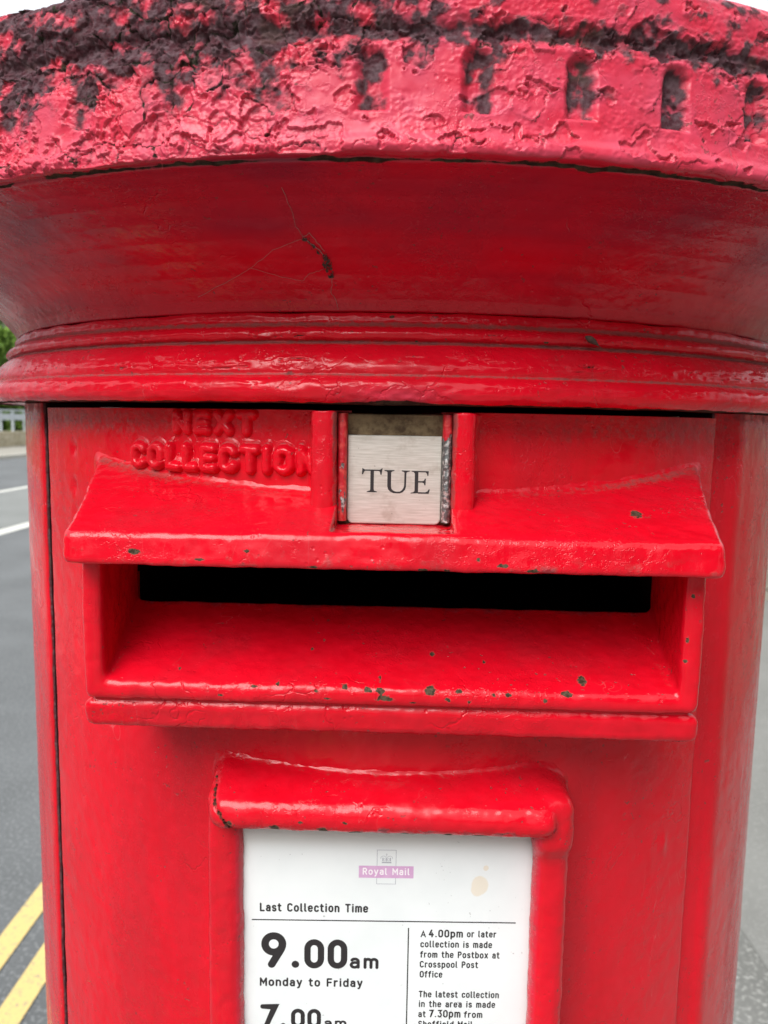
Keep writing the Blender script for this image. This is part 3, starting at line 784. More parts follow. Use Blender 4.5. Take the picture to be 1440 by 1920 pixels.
# --- stroke lettering -------------------------------------------------
def arc(cx, cy, rx, ry, a0, a1, n=14):
    return [(cx + rx * cos(radians(a)), cy + ry * sin(radians(a))) for a in np.linspace(a0, a1, n)]
def loop(x0, y0, x1, y1, r=None):
    w_ = x1 - x0; h_ = y1 - y0; rx = w_ / 2; ry = min(h_ / 2, rx * 1.12)
    p = arc(x1 - rx, y1 - ry, rx, ry, 0, 180, 20) + arc(x0 + rx, y0 + ry, rx, ry, 180, 360, 20)
    return p + [p[0], 'c']
XH = 7.3
G = {
 'a': (4.6, [arc(2.3, 5.2, 2.2, 2.1, 150, 0) + [(4.5, 0)], [(4.5, 4.15), (2.2, 4.15)] + arc(2.1, 2.08, 2.1, 2.08, 90, 270) + arc(2.3, 2.4, 2.2, 2.4, 270, 345, 6)]),
 'b': (4.9, [[(0, 10.2), (0, 0)], loop(0, 0, 4.9, XH)]),
 'c': (4.5, [arc(2.4, 4.9, 2.4, 2.4, 25, 180) + arc(2.4, 2.4, 2.4, 2.4, 180, 335)]),
 'd': (4.9, [[(4.9, 10.2), (4.9, 0)], loop(0, 0, 4.9, XH)]),
 'e': (4.8, [[(0, 3.75), (4.8, 3.75)] + arc(2.4, 4.9, 2.4, 2.4, 0, 180) + arc(2.4, 2.4, 2.4, 2.4, 180, 325)]),
 'f': (3.3, [[(1.1, 0)] + arc(3.1, 8.2, 2.0, 2.0, 180, 85), [(-.4, XH), (3.1, XH)]]),
 'h': (4.7, [[(0, 10.2), (0, 0)], arc(2.35, 4.9, 2.35, 2.4, 180, 0) + [(4.7, 0)]]),
 'i': (0.6, [[(.3, XH), (.3, 0)], [(.3, 10.1), (.3, 10.11)]]),
 'l': (1.5, [[(.2, 10.2)] + arc(1.6, 1.4, 1.4, 1.4, 180, 265)]),
 'm': (7.6, [[(0, XH), (0, 0)], arc(1.9, 5.2, 1.9, 2.1, 180, 0) + [(3.8, 0)], arc(5.7, 5.2, 1.9, 2.1, 180, 0) + [(7.6, 0)]]),
 'n': (4.7, [[(0, XH), (0, 0)], arc(2.35, 4.9, 2.35, 2.4, 180, 0) + [(4.7, 0)]]),
 'o': (4.9, [loop(0, 0, 4.9, XH)]),
 'p': (4.9, [[(0, XH), (0, -3)], loop(0, 0, 4.9, XH)]),
 'r': (3.0, [[(0, XH), (0, 0)], arc(2.3, 4.9, 2.3, 2.4, 180, 70)]),
 's': (4.2, [arc(2.1, 5.45, 2.0, 1.85, 30, 250) + arc(2.1, 1.85, 2.1, 1.85, 70, -150)]),
 't': (3.2, [[(1.0, 9.6)] + arc(2.9, 1.9, 1.9, 1.9, 180, 280), [(-.3, XH), (3.1, XH)]]),
 'x': (4.6, [[(0, 0), (4.6, XH)], [(0, XH), (4.6, 0)]]),
 'y': (4.9, [[(0, XH), (2.45, .6)], [(4.9, XH), (2.1, -1.6)] + arc(.5, -1.4, 1.6, 1.6, -20, -85, 6)]),
 'A': (6.0, [[(0, 0), (3, 10), (6, 0)], [(1.0, 3.2), (5.0, 3.2)]]),
 'C': (5.6, [arc(2.9, 7.1, 2.9, 2.9, 30, 180) + arc(2.9, 2.9, 2.9, 2.9, 180, 330)]),
 'E': (4.8, [[(0, 0), (0, 10)], [(0, 10), (4.8, 10)], [(0, 5), (4.2, 5)], [(0, 0), (4.8, 0)]]),
 'F': (4.9, [[(0, 0), (0, 10)], [(0, 10), (4.9, 10)], [(0, 5.2), (4.3, 5.2)]]),
 'I': (.6, [[(.3, 0), (.3, 10)]]),
 'L': (4.6, [[(0, 10), (0, 0)], [(0, 0), (4.6, 0)]]),
 'M': (7.0, [[(0, 0), (0, 10)], [(0, 10), (3.5, 3.6), (7, 10)], [(7, 10), (7, 0)]]),
 'N': (5.6, [[(0, 0), (0, 10)], [(0, 10), (5.6, 0)], [(5.6, 0), (5.6, 10)]]),
 'O': (5.8, [loop(0, 0, 5.8, 10)]),
 'P': (5.0, [[(0, 0), (0, 10)], [(0, 10), (2.6, 10)] + arc(2.6, 7.4, 2.5, 2.6, 90, -90) + [(0, 4.8)]]),
 'R': (5.2, [[(0, 0), (0, 10)], [(0, 10), (2.6, 10)] + arc(2.6, 7.4, 2.5, 2.6, 90, -90) + [(0, 4.8)], [(2.6, 4.8), (5.2, 0)]]),
 'S': (5.2, [arc(2.6, 7.5, 2.5, 2.5, 30, 250) + arc(2.6, 2.55, 2.6, 2.55, 70, -150)]),
 'T': (5.6, [[(2.8, 0), (2.8, 10)], [(0, 10), (5.6, 10)]]),
 'X': (5.4, [[(0, 0), (5.4, 10)], [(0, 10), (5.4, 0)]]),
 '0': (5.2, [loop(0, 0, 5.2, 10)]),
 '3': (5.0, [[(.3, 10), (4.8, 10), (2.4, 6.2)] + arc(2.4, 3.1, 2.5, 3.1, 85, -150)]),
 '4': (5.6, [[(3.2, 10), (0, 3)], [(0, 3), (5.6, 3)], [(4.0, 5.6), (4.0, 0)]]),
 '7': (5.0, [[(0, 10), (5, 10), (1.5, 0)]]),
 '9': (5.8, [loop(0, 4.3, 5.8, 10), [(5.8, 7.2), (5.7, 6.4), (5.4, 5.5), (4.9, 4.6), (2.2, 0)]]),
 '.': (0.6, [[(.3, .15), (.3, .16)]]),
 ' ': (2.3, []),
}
def layout(txt, cap, wt, gap=2.7):
    """strokes in mm: baseline 0, from x=0; wt stroke width in mm"""
    sc_ = (cap - wt) / 10.; x = 0; out = []
    for ch in txt:
        wd, st = G[ch]
        for p in st:
            cl = p[-1] == 'c'
            q = [(x + a[0] * sc_ + wt / 2, a[1] * sc_ + wt / 2) for a in (p[:-1] if cl else p)]
            out.append((q, cl, ch))
        x += wd * sc_ + gap * sc_ + (wt if True else 0) * .62
    return out, x - gap * sc_ - wt * .62 + wt

def ribbon(pts, wt, closed):
    P = np.array(pts, float)
    if closed and np.allclose(P[0], P[-1]): P = P[:-1]
    n = len(P)
    if closed:
        t = np.roll(P, -1, 0) - np.roll(P, 1, 0)
    else:
        t = np.gradient(P, axis=0) if n > 2 else np.repeat(P[1:] - P[:1], 2, 0)
    t = t / (np.linalg.norm(t, axis=1, keepdims=True) + 1e-12)
    m = np.stack([-t[:, 1], t[:, 0]], 1)
    # mitre for sharp polylines
    sc_ = np.ones(n)
    if not closed and n > 2:
        d = np.diff(P, axis=0); d /= np.linalg.norm(d, axis=1, keepdims=True) + 1e-12
        c = np.clip((m[1:-1] * np.stack([-d[:-1, 1], d[:-1, 0]], 1)).sum(1), .45, 1); sc_[1:-1] = 1 / c
        tt = d[:-1] + d[1:]; tt /= np.linalg.norm(tt, axis=1, keepdims=True) + 1e-12
        m[1:-1] = np.stack([-tt[:, 1], tt[:, 0]], 1)
    A = P + m * (wt / 2 * sc_)[:, None]; B = P - m * (wt / 2 * sc_)[:, None]
    V = [tuple(v) for v in A] + [tuple(v) for v in B]; F = []
    for i in range(n if closed else n - 1):
        j = (i + 1) % n
        F.append((i, n + i, n + j, j))
    if not closed:
        for e, sg in ((0, -1), (n - 1, 1)):
            a0 = math.atan2(*(t[e] * sg)[::-1]); k0 = len(V)
            for q in range(1, 8):
                a = a0 + radians(-90 + 180 * q / 8); V.append((P[e][0] + wt / 2 * cos(a), P[e][1] + wt / 2 * sin(a)))
            ring = list(range(k0, k0 + 7))
            F.append(tuple(([n + e] + ring + [e]) if sg > 0 else ([e] + ring + [n + e])))
    return V, F

class Sheet:
    """flat print on a plane: origin O, axes u (right) and z (up), outward normal"""
    def __init__(s, O, yaw):
        s.O = np.array(O); s.u = np.array([cos(yaw), sin(yaw), 0]); s.n = np.array([sin(yaw), -cos(yaw), 0])
    def at(s, x, z, lift=0.):
        return s.O + s.u * (x / 1000) + np.array([0, 0, z / 1000]) + s.n * (lift / 1000)
    def polys(s, name, items, mat, parent, lift=.05):
        V, F = [], []
        for k, (v, f) in enumerate(items):
            b = len(V); lf = lift + .012 * (k % 5)
            V += [s.at(a, c, lf) for a, c in v]
            F += [tuple(b + i for i in q) for q in f]
        me = mkp(name, D2B(np.array(V)), F, mat, parent)
        return me

def text_items(rows):
    it = []
    for (txt, x0, x1, base, cap, wt) in rows:
        st, wdt = layout(txt, cap, wt)
        kx = (x1 - x0) / wdt
        for q, cl, ch in st:
            it.append(ribbon([(x0 + a * kx, base + c) for a, c in q], wt, cl))
    return it

PO = Sheet((.0017, -.2225, 0), radians(2))
# --- notice plate
notice = empty('collection_notice'); notice.parent = box
def make_plate():
    xs = np.linspace(-58.5, 59.5, 170); zs = np.linspace(-156.5, -330, 230)
    Xg, Zg = np.meshgrid(xs, zs)
    Y = np.zeros_like(Xg)
    V = np.array(PO.O) + PO.u * (Xg[..., None] / 1000) + np.array([0, 0, 1.]) * (Zg[..., None] / 1000)
    dst = .9 * gauss(Zg + 157, 5.5) + .3 * gauss(Zg + 158, 14) + .25 * gauss(Xg - 57.5, 3) + .2 * gauss(Xg + 56, 3)
    st = np.zeros_like(Xg)
    for (a, b, ra, rb) in ((36.2, -178.7, 3.3, 4.0), (35.2, -180.5, 2.4, 2.9), (38.4, -171.5, 1.1, 1.2)):
        st = np.maximum(st, np.clip(1 - .5 * np.hypot((Xg - a) / ra, (Zg - b) / rb), 0, 1))
    o = mk('notice_plate', D2B(V.reshape(-1, 3)), gridF(*Xg.shape)[:, ::-1], PLATE, notice, {'dust': dst.ravel(), 'stain': st.ravel()})
    return o
plate = make_plate()
def rect(x0, z0, x1, z1): return ([(x0, z0), (x1, z0), (x1, z1), (x0, z1)], [(0, 1, 2, 3)])
hd = PO.polys('heading_text', text_items([('Last Collection Time', -49.5, -7.2, -190.7, 3.6, .68)]), INK, notice)
PO.polys('ruled_lines', [rect(-52.7, -194.42, 50.8, -193.95), rect(8.55, -331, 9.02, -196.9)], INK, notice)
PO.polys('times_text', text_items([('9', -48.95, -39.2, -214.55, 15.1, 3.0), ('.', -37.2, -33.9, -214.55, 12.4, 3.0), ('0', -32.1, -24.2, -214.55, 12.4, 2.5), ('0', -22.9, -15.1, -214.55, 12.4, 2.5), ('am', -14.3, -2.6, -214.45, 6.0, 1.2),
    ('Monday to Friday', -49.6, -8.9, -222.35, 3.65, .70),
    ('7', -49.6, -42.4, -240.3, 10.1, 1.95), ('.', -41.4, -39.2, -240.3, 8.2, 2.0), ('0', -37.3, -31.6, -240.3, 8.3, 1.65), ('0', -30.8, -25.2, -240.3, 8.3, 1.65), ('am', -24.2, -15.0, -240.3, 4.4, .85)]), INK, notice)
rows = [('A', 13.5, 15.75, -200.75, 2.8, .48), ('4.00pm', 16.75, 30.2, -200.7, 3.3, .60), ('or later', 31.8, 43.3, -200.5, 2.8, .50), ('collection is made', 13.6, 41.8, -205.0, 2.85, .50), ('from the Postbox at', 13.6, 44.9, -209.4, 2.85, .50), ('Crosspool Post', 13.55, 36.55, -213.6, 2.85, .50), ('Office', 13.6, 22.55, -217.85, 2.85, .50),
        ('The latest collection', 13.4, 45.2, -226.4, 2.85, .50), ('in the area is made', 13.5, 43.9, -230.6, 2.85, .50), ('at', 13.4, 16.35, -235.0, 2.85, .50), ('7.30pm', 17.7, 30.2, -235.0, 3.3, .58), ('from', 31.6, 38.95, -235.0, 2.85, .50), ('Sheffield Mail', 13.5, 35.1, -239.35, 2.85, .50)]
PO.polys('note_text', text_items(rows), INK, notice)
def frame_items(x0, z0, x1, z1, t, gaps=()):
    return [rect(x0, z0, x0 + t, z1), rect(x1 - t, z0, x1, z1), rect(x0 + t, z1 - t, x1 - t, z1), rect(x0 + t, z0, x1 - t, z0 + t)]
PO.polys('logo_frame', frame_items(-4.1, -171.16, 3.45, -164.5, .2)[:3] + [rect(-4.15, -178.7, -3.95, -176.15), rect(3.2, -178.7, 3.4, -176.15), rect(-3.95, -178.7, 3.2, -178.5)], GREYINK, notice, .05)
PO.polys('logo_band', [rect(-11.05, -176.15, 10.25, -171.15)], PINKINK, notice, .03)
PO.polys('logo_text', text_items([('Royal Mail', -9.55, 8.75, -174.85, 2.85, .48)]), WHITEINK, notice, .06)
crown = [ribbon(arc(-1.55, -167.9, 1.05, .85, 200, 20, 10), .16, False), ribbon(arc(.95, -167.9, 1.05, .85, -20, 160, 10), .16, False), ribbon([(-.3, -166.0), (-.3, -167.2)], .14, False), ribbon([(-.62, -166.5), (.02, -166.5)], .12, False),
         rect(-2.15, -169.95, 1.55, -169.45)] + [rect(x - .2, -169.2, x + .2, -167.75) for x in (-1.75, -.3, 1.15)] + [ribbon(arc(x, -168.5, .32, .55, 0, 360, 12)[:-1], .12, True) for x in (-1.05, .42)]
PO.polys('crown_emblem', crown, GREYINK, notice, .05)

# --- notice frame: sloped hood and round bars
def make_notice_frame():
    lo, hi, h = (-.082, -.2460, -.345), (.085, -.200, -.128), .0009
    X, Y, Z = sdf_grid(lo, hi, h)
    xl = X - .0012
    top = (Z - (-.1352 + .24 * (Y + .2195))) * .97
    hoodf = smax(smax(smax(top, -(Y + .2384), .0062), -(Z + .1512), .0066), np.maximum(xl - .0638, -xl - .0670) - .10 * np.clip(Y + .235, 0, .03), .0075)
    def bar(c, hw):
        return smax(smax(np.abs(X - c) - hw, -(Y + .2300), .0058), Z + .141, .003)
    f = hoodf
    b1 = bar(-.0608, .0068); b2 = bar(.0640, .0066)
    b2 = smin(b2, smax(smax(np.abs(X - .0640) - .0066, -(Y + .2335), .006), np.abs(Z + .148) - .012, .006), .004)
    gapc = np.abs((X + .0605) + .55 * (Z + .1530)) - .0007      # open joint at one corner
    gap = smax(np.abs((X + .0588) * .83 + (Z + .1455) * .56 + 9. * ((X + .0588) * .56 - (Z + .1455) * .83) ** 2) - .00025, np.hypot(X + .0588, Z + .1455) - .0100, .0005)
    gap = np.maximum(gap, -.0005 - (Y + .229) - .02 + 0 * X)
    f = smin(f, np.minimum(b1, b2), .0016)
    f = smax(f, -gap, .0008)
    foot = smax(smax(np.abs(xl) - .067, -(Y + .2300), .0058), np.abs(Z + .337) - .0062, .002)
    f = smin(f, foot, .001)
    f = skirted(f, X, Y, .0028)
    # nothing behind the plate
    inner = np.maximum(np.maximum(np.abs(X - .0016) - .0585, np.abs(Z + .24) - .089), Y * 0 - 1)
    cut = np.maximum(inner, -(Y + .2232))
    f = np.maximum(f, -np.maximum(cut, -(Y + .2238)))
    sp = [(-56, -236, -147, 1.5, 1.5), (-40, -237, -148.5, 3.0, 1.8), (-22, -237, -149, 2.8, 1.5), (-10, -237, -150, 3.0, 1.2), (8, -237, -150, 2.5, 1.0), (24, -237, -149.5, 2.2, 1.0), (36, -237, -150, 4.0, .9), (-30, -237, -146, 1.4, .9), (-14, -237, -145.6, 1.5, .9), (-54, -232, -142, 1.2, 1.0), (-35, -228, -139.5, 2.4, .6)]
    def at(V, N):
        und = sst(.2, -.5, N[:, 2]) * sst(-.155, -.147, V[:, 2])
        n = fbm(V[:, 0] * 260, V[:, 1] * 260, V[:, 2] * 260, 7, 3)
        jt = np.clip(1.3 - np.abs((V[:, 0] + .0588) * .83 + (V[:, 2] + .1455) * .56 + 9. * ((V[:, 0] + .0588) * .56 - (V[:, 2] + .1455) * .83) ** 2) / .0016, 0, 1) * .45 * (np.hypot(V[:, 0] + .0588, V[:, 2] + .1455) < .0105)
        dr = np.hypot(V[:, 0], V[:, 1]) - R
        inn = sst(.3, .8, -N[:, 0] * np.sign(V[:, 0])) * (V[:, 2] < -.15)
        return {'chip': np.maximum(spots_attr(V, sp), .36 * und * sst(-.1, .3, n)), 'moss': 1.2 * jt, 'grime_shade': .55 * und * sst(-.1, .4, n), 'dust': .25 * und + .30 * sst(.006, .0005, dr) * sst(.2, .6, N[:, 2]) + .32 * inn, 'fade': .25 * inn}
    build_sdf('notice_frame', f, lo, h, notice, 37, at, .00034, .00018)
make_notice_frame()

# --- raised lettering, swollen with paint
def raised(txt, name, s0, s1, z0, z1, wt, seed, slope=.62, high=3.4):
    """letters on the drum between arc positions s (mm) and heights z (mm)"""
    h = .32
    S, Zm = np.meshgrid(np.arange(s0 - 4, s1 + 4, h), np.arange(z0 - 4, z1 + 7, h))
    st, wd = layout(txt, z1 - z0, wt, 2.2)
    kx = (s1 - s0) / wd
    Sw = S + .25 * perlin3(S / 3, Zm / 3, 0, seed); Zw = Zm + .25 * perlin3(S / 3, Zm / 3, 3, seed)
    D = np.full(S.shape, 99.)
    for q, cl, ch in st:
        P = np.array([(s0 + a * kx, z0 + c) for a, c in q])
        if cl: P = np.concatenate([P, P[:1]])
        for a, b in zip(P[:-1], P[1:]):
            ab = b - a; L2 = (ab ** 2).sum() + 1e-9
            t = np.clip(((Sw - a[0]) * ab[0] + (Zw - a[1]) * ab[1]) / L2, 0, 1)
            D = np.minimum(D, np.hypot(Sw - a[0] - t * ab[0], Zw - a[1] - t * ab[1]))
    q = np.clip(D / (wt * .80), 0, 1)
    H = high * (1 - q ** 2.4) ** .7
    ramp = H.copy(); m = int(3.0 / h)
    for k in range(1, m):
        sh = np.zeros_like(H); sh[k:] = H[:-k]
        ramp = np.maximum(ramp, sh * (1 - k / m) ** 1.1 * slope)
    dust = .50 * sst(.15, .9, ramp - H)
    H2 = ramp + .22 * perlin3(S / 2.2, Zm / 2.2, 0, seed + 5) * sst(.3, 1.5, ramp)
    rr = (220 + H2 - .25) / 1000; th = S / 220
    V = np.stack([rr * np.sin(th), -rr * np.cos(th), Zm / 1000], -1).reshape(-1, 3)
    F = gridF(*S.shape)
    keep = (H2.ravel()[F].max(1) > .10) & (Zm.ravel()[F].max(1) < 4.1)
    grime_shade = .25 * sst(6, 2, -Zm)
    return mk(name, D2B(V), F[keep], PAINT, lettering, {'dust': dust.ravel(), 'grime_shade': (grime_shade * sst(.3, .8, ramp - H)).ravel(), 'chip': np.zeros(S.size)})
lettering = empty('raised_lettering'); lettering.parent = box
a2s = lambda deg: radians(deg) * 220
raised('NEXT', 'upper_word', a2s(-22.9), a2s(-13.1), -5.6, 3.5, 2.8, 3, 0., 2.7)
raised('COLLECTION', 'lower_word', a2s(-28.4), a2s(-6.9), -20.0, -9.6, 2.9, 5)

# --- day tab lettering: engraved serif capitals
TB = Sheet((0, -.2240, 0), 0)
def serif():
    it = []
    def px(x, y): return (-10.27 + (x - 150) / 8.47 * .1927, -16.55 - (y - 152) / 8.47 * .1935)
    def poly(pts): it.append(([px(*p) for p in pts][::-1], [tuple(range(len(pts)))]))
    # T
    poly([(290, 195), (346, 195), (346, 490), (352, 512), (398, 527), (398, 540), (234, 540), (234, 527), (284, 512), (290, 490)])
    poly([(160, 152), (184, 168), (200, 177), (440, 177), (458, 168), (476, 152), (484, 156), (468, 258), (450, 258), (440, 212), (425, 199), (205, 199), (190, 212), (170, 256), (152, 254)])
    # U
    poly([(512, 180), (674, 180), (674, 192), (640, 202), (622, 216), (622, 440), (632, 480), (655, 505), (690, 520), (720, 523), (720, 550), (660, 546), (610, 524), (576, 488), (562, 440), (562, 216), (546, 202), (512, 192)])
    poly([(790, 182), (918, 186), (918, 198), (880, 206), (866, 220), (862, 440), (848, 490), (810, 530), (765, 548), (720, 550), (720, 523), (765, 520), (800, 496), (822, 460), (832, 420), (834, 220), (826, 206), (790, 196)])
    # E
    poly([(948, 186), (1056, 186), (1056, 540), (938, 548), (938, 536), (985, 524), (1000, 505), (1000, 226), (984, 206), (948, 198)])
    poly([(1056, 186), (1222, 186), (1216, 264), (1202, 264), (1190, 224), (1170, 208), (1056, 206)])
    poly([(1056, 347), (1120, 347), (1148, 338), (1160, 306), (1178, 306), (1174, 414), (1156, 414), (1146, 382), (1120, 370), (1056, 370)])
    poly([(1056, 524), (1170, 524), (1205, 510), (1228, 474), (1246, 478), (1226, 548), (1056, 548)])
    return it
TB.polys('day_text', serif(), INK, tab, .03)

# ------------------------------------------------------------------ small things caught on the box
def tube(pts, r, n=6):
    P = np.array(pts, float); V, F = [], []
    for i, p in enumerate(P):
        t = P[min(i + 1, len(P) - 1)] - P[max(i - 1, 0)]; t /= np.linalg.norm(t) + 1e-12
        a = np.cross(t, [0.3, .5, .81]); a /= np.linalg.norm(a); b = np.cross(t, a)
        rr = r[i] if hasattr(r, '__len__') else r
        for k in range(n):
            q = 2 * pi * k / n; V.append(p + rr * (a * cos(q) + b * sin(q)))
    for i in range(len(P) - 1):
        for k in range(n): F.append((i * n + k, i * n + (k + 1) % n, (i + 1) * n + (k + 1) % n, (i + 1) * n + k))
    F.append(tuple(range(n))[::-1]); F.append(tuple((len(P) - 1) * n + k for k in range(n)))
    return V, F
def merge(items):
    V, F = [], []
    for v, f in items:
        b = len(V); V += list(v); F += [tuple(b + i for i in q) for q in f]
    return V, F
SILK = plain('dusty_silk', (.34, .27, .25), .8); DEBRIS = plain('dry_debris', (.13, .085, .07), .95, 0, (1500, .0006), (.06, .045, .04), 700)
def cav(ang, z, off=.0006):
    zz = np.array([39.4, 41, 43.4, 46.6, 50.9, 55.6, 60.6, 65.2, 68.8, 71]); rr = np.array([220.2, 220.8, 222, 224.6, 228.6, 234.2, 241.5, 250, 259, 268])
    r_ = np.interp(z, zz, rr) / 1000 + off
    return np.array([r_ * sin(radians(ang)) + CAPX, -r_ * cos(radians(ang)), z / 1000 + EYE])
rg = random.Random(4)
def strand(pts, rad, jit=.12, n=6):
    out = []
    for (a0, z0), (a1, z1) in zip(pts[:-1], pts[1:]):
        for k in range(n):
            t = k / n; out.append(cav(a0 + (a1 - a0) * t + rg.uniform(-jit, jit) * .5, z0 + (z1 - z0) * t + rg.uniform(-jit, jit), .0005))
    out.append(cav(*pts[-1])); return tube(out, rad, 5)
web = empty('cobweb', tuple(cav(-6.5, 58)))
tag(web, 'dusty cobweb with hanging debris under the cap of the post box', 'cobweb')
v, f = merge([strand([(-7.4, 70), (-7.5, 63), (-7.2, 60.5)], .00006), strand([(-7.2, 60.5), (-6.2, 57.5), (-5.6, 55)], .00012), strand([(-7.2, 60.5), (-6.6, 61.5), (-5.7, 57)], .00008), strand([(-7.2, 60.2), (-10, 57.5), (-12.6, 53), (-15.6, 49), (-19, 45)], .00005),
             strand([(-5.4, 49.8), (-5.7, 45.5), (-5.3, 42.5), (-5.2, 40)], .00006), strand([(-6.1, 52.2), (-7.4, 51.2), (-8.2, 49)], .00005), strand([(-12.6, 53), (-10.2, 50.5), (-8.2, 49)], .00004)])
def rel(V, o): return [tuple(np.array(p) - np.array(o.location)) for p in V]
mkp('strands', rel(v, web), f, SILK, web, True)
cl = []
for k in range(150):
    t = rg.random(); a = -7.3 + 1.9 * t + rg.gauss(0, .10); z = 60.5 - 6.2 * t + rg.gauss(0, .35)
    if k > 55: a = -5.65 + rg.gauss(0, .20); z = 53.2 + rg.gauss(0, 1.25)
    if k > 132: a = -5.5 + rg.gauss(0, .10); z = 50.2 + rg.gauss(0, .3)
    p = cav(a, z, .0003 + rg.random() * .0011); s_ = rg.uniform(.00025, .00075)
    q = [p + s_ * np.array([rg.uniform(-1, 1), rg.uniform(-1, 1), rg.uniform(-1, 1)]) for _ in range(4)]
    cl.append((q, [(0, 1, 2), (0, 2, 3), (0, 3, 1), (1, 3, 2)]))
v, f = merge(cl); mkp('debris_clump', rel(v, web), f, DEBRIS, web)

def collar_pt(ang, z, r_): return np.array([r_ * sin(radians(ang)), -r_ * cos(radians(ang)), z / 1000 + EYE])
c0 = collar_pt(17.6, 30.4, .2292)
pod = []
for k in range(9):
    t = k / 8; pod.append(collar_pt(17.0 + 1.55 * t, 32.0 - 3.1 * t + .3 * sin(3 * t), .2288 - .0006 * t))
v, f = tube(pod, [.0002, .0008, .0011, .0012, .00115, .0010, .0007, .0004, .00015], 8)
husk = empty('seed_husk', tuple(c0)); tag(husk, 'small brown seed husk lying on the bead moulding under the cap', 'seed husk')
HUSK = plain('husk_brown', (.12, .07, .05), .85, 0, (1200, .0004), (.05, .03, .025), 900)
mkp('shell', rel(v, husk), f, HUSK, husk, True)
v, f = tube([pod[-1], pod[-1] + np.array([.0012, -.0002, -.0012])], .00012, 5); mkp('stalk', rel(v, husk), f, HUSK, husk)

# ------------------------------------------------------------------ the street
def noise_ground(name, c1, c2, c3, fine=180., coarse=1.2, rough=.85, bump=.004):
    k = NT(name)
    c = k.mix(k.rng(k.noise(coarse, 5, .6), .3, .7), c1, c2)
    c = k.mix(k.rng(k.noise(fine, 2, .6), .5, .72), c, c3)
    k.set('Base Color', c); k.set('Roughness', rough)
    k.set('Normal', k.bump(k.noise(fine, 3), bump, .6))
    return k.m
ASPH = noise_ground('asphalt', (.085, .089, .09), (.12, .125, .127), (.20, .205, .205), 85)
PAVEM = noise_ground('pavement_surface', (.135, .134, .122), (.18, .178, .165), (.34, .335, .31), 75, 2.5)
FARP = noise_ground('far_pavement_surface', (.25, .23, .19), (.29, .27, .23), (.33, .31, .27), 20)
STONE = noise_ground('kerb_stone', (.42, .39, .33), (.50, .47, .41), (.36, .34, .3), 30)
GRASS = noise_ground('verge_soil', (.07, .10, .04), (.10, .12, .05), (.12, .12, .07), 10, .3)
YEL = NT('yellow_line_paint'); YEL.set('Base Color', YEL.mix(YEL.rng(YEL.noise(90, 4, .65), .54, .68), (.58, .43, .16), (.27, .24, .17))); YEL.set('Roughness', .7); YEL = YEL.m
WHT = NT('white_line_paint'); WHT.set('Base Color', WHT.mix(WHT.rng(WHT.noise(25, 4, .65), .55, .75), (.55, .54, .49), (.30, .30, .29))); WHT.set('Roughness', .7); WHT = WHT.m

def strip(name, x0, x1, y0, y1, z, mat, sub=1, kind='structure'):
    V = [(x0, y0, z), (x1, y0, z), (x1, y1, z), (x0, y1, z)]
    o = mkp(name, V, [(0, 1, 2, 3)], mat); tag(o, kind=kind); return o
strip('ground', -400, 400, -300, 500, -.06, GRASS)
strip('road', -13.7, -.55, -80, 300, 0, ASPH)
# double yellow lines, white lines
sk = 1.056
for i, (a, b) in enumerate(((-1.125, -1.055), (-.985, -.912))):
    o = strip('yellow_line', a, b, -60, 200, .004, YEL); o['label'] = ['yellow line painted along the road, the one farther from the kerb', 'yellow line painted along the road, the one nearer the kerb'][i]
for i, (a, b) in enumerate(((-7.98, -7.78), (-5.25, -5.0))):
    o = strip('white_line', a, b, -60, 200, .004, WHT); o['label'] = ['far white line on the road', 'near white line on the road'][i]
strip('parking_bay', -7.76, -5.27, -60, 200, .004, noise_ground('worn_asphalt', (.155, .16, .15), (.185, .19, .18), (.22, .22, .21), 60))
def slab(name, x0, x1, y0, y1, z0, z1, mat):
    V, F = box_mesh(x0, x1, y0, y1, z0, z1); o = mkp(name, V, [f[::-1] for f in F], mat); tag(o, kind='structure'); return o
slab('kerb', -.55, -.42, -60, 200, -.1, PAVE, STONE)
slab('pavement', -.418, .985, -60, 200, -.1, PAVE - .002, PAVEM)
slab('pavement', .989, 3.05, -60, 200, -.1, PAVE - .006, noise_ground('smooth_pavement_surface', (.165, .163, .15), (.205, .203, .188), (.25, .248, .23), 120, 1.6))
slab('far_kerb', -13.9, -13.7, -60, 200, -.1, .12, STONE)
slab('far_pavement', -17.6, -13.902, -60, 200, -.1, .115, FARP)

# pavement slab joints are in the material of the sheet; the wall behind it
def stone_wall(name, x, y0, y1, h, thick, course, mats, cap_mat, label, seed, face=1):
    rg = random.Random(seed); items = []; z = 0
    n = int(round(h / course))
    V0, F0 = box_mesh(x + face * .03 if face < 0 else x + .03, x + thick - .03, y0, y1, 0, h - .01)
    for c in range(n):
        y = y0 - rg.random() * .2
        while y < y1:
            ln = rg.uniform(.22, .62); a = max(y, y0) + .008; b = min(y + ln, y1) - .008
            if b - a > .05:
                dx = rg.uniform(-.018, .018)
                V, F = box_mesh(x + dx, x + thick - dx, a, b, c * course + .008, (c + 1) * course - .004)
                items.append((V, F))
            y += ln
    v, f = merge(items)
    root = empty(name, (x, y0, 0)); tag(root, label, 'wall')
    o = mkp('masonry', rel(v, root), [q[::-1] for q in f], mats, root)
    mkp('mortar', rel(V0, root), [q[::-1] for q in F0], cap_mat, root)
    return root
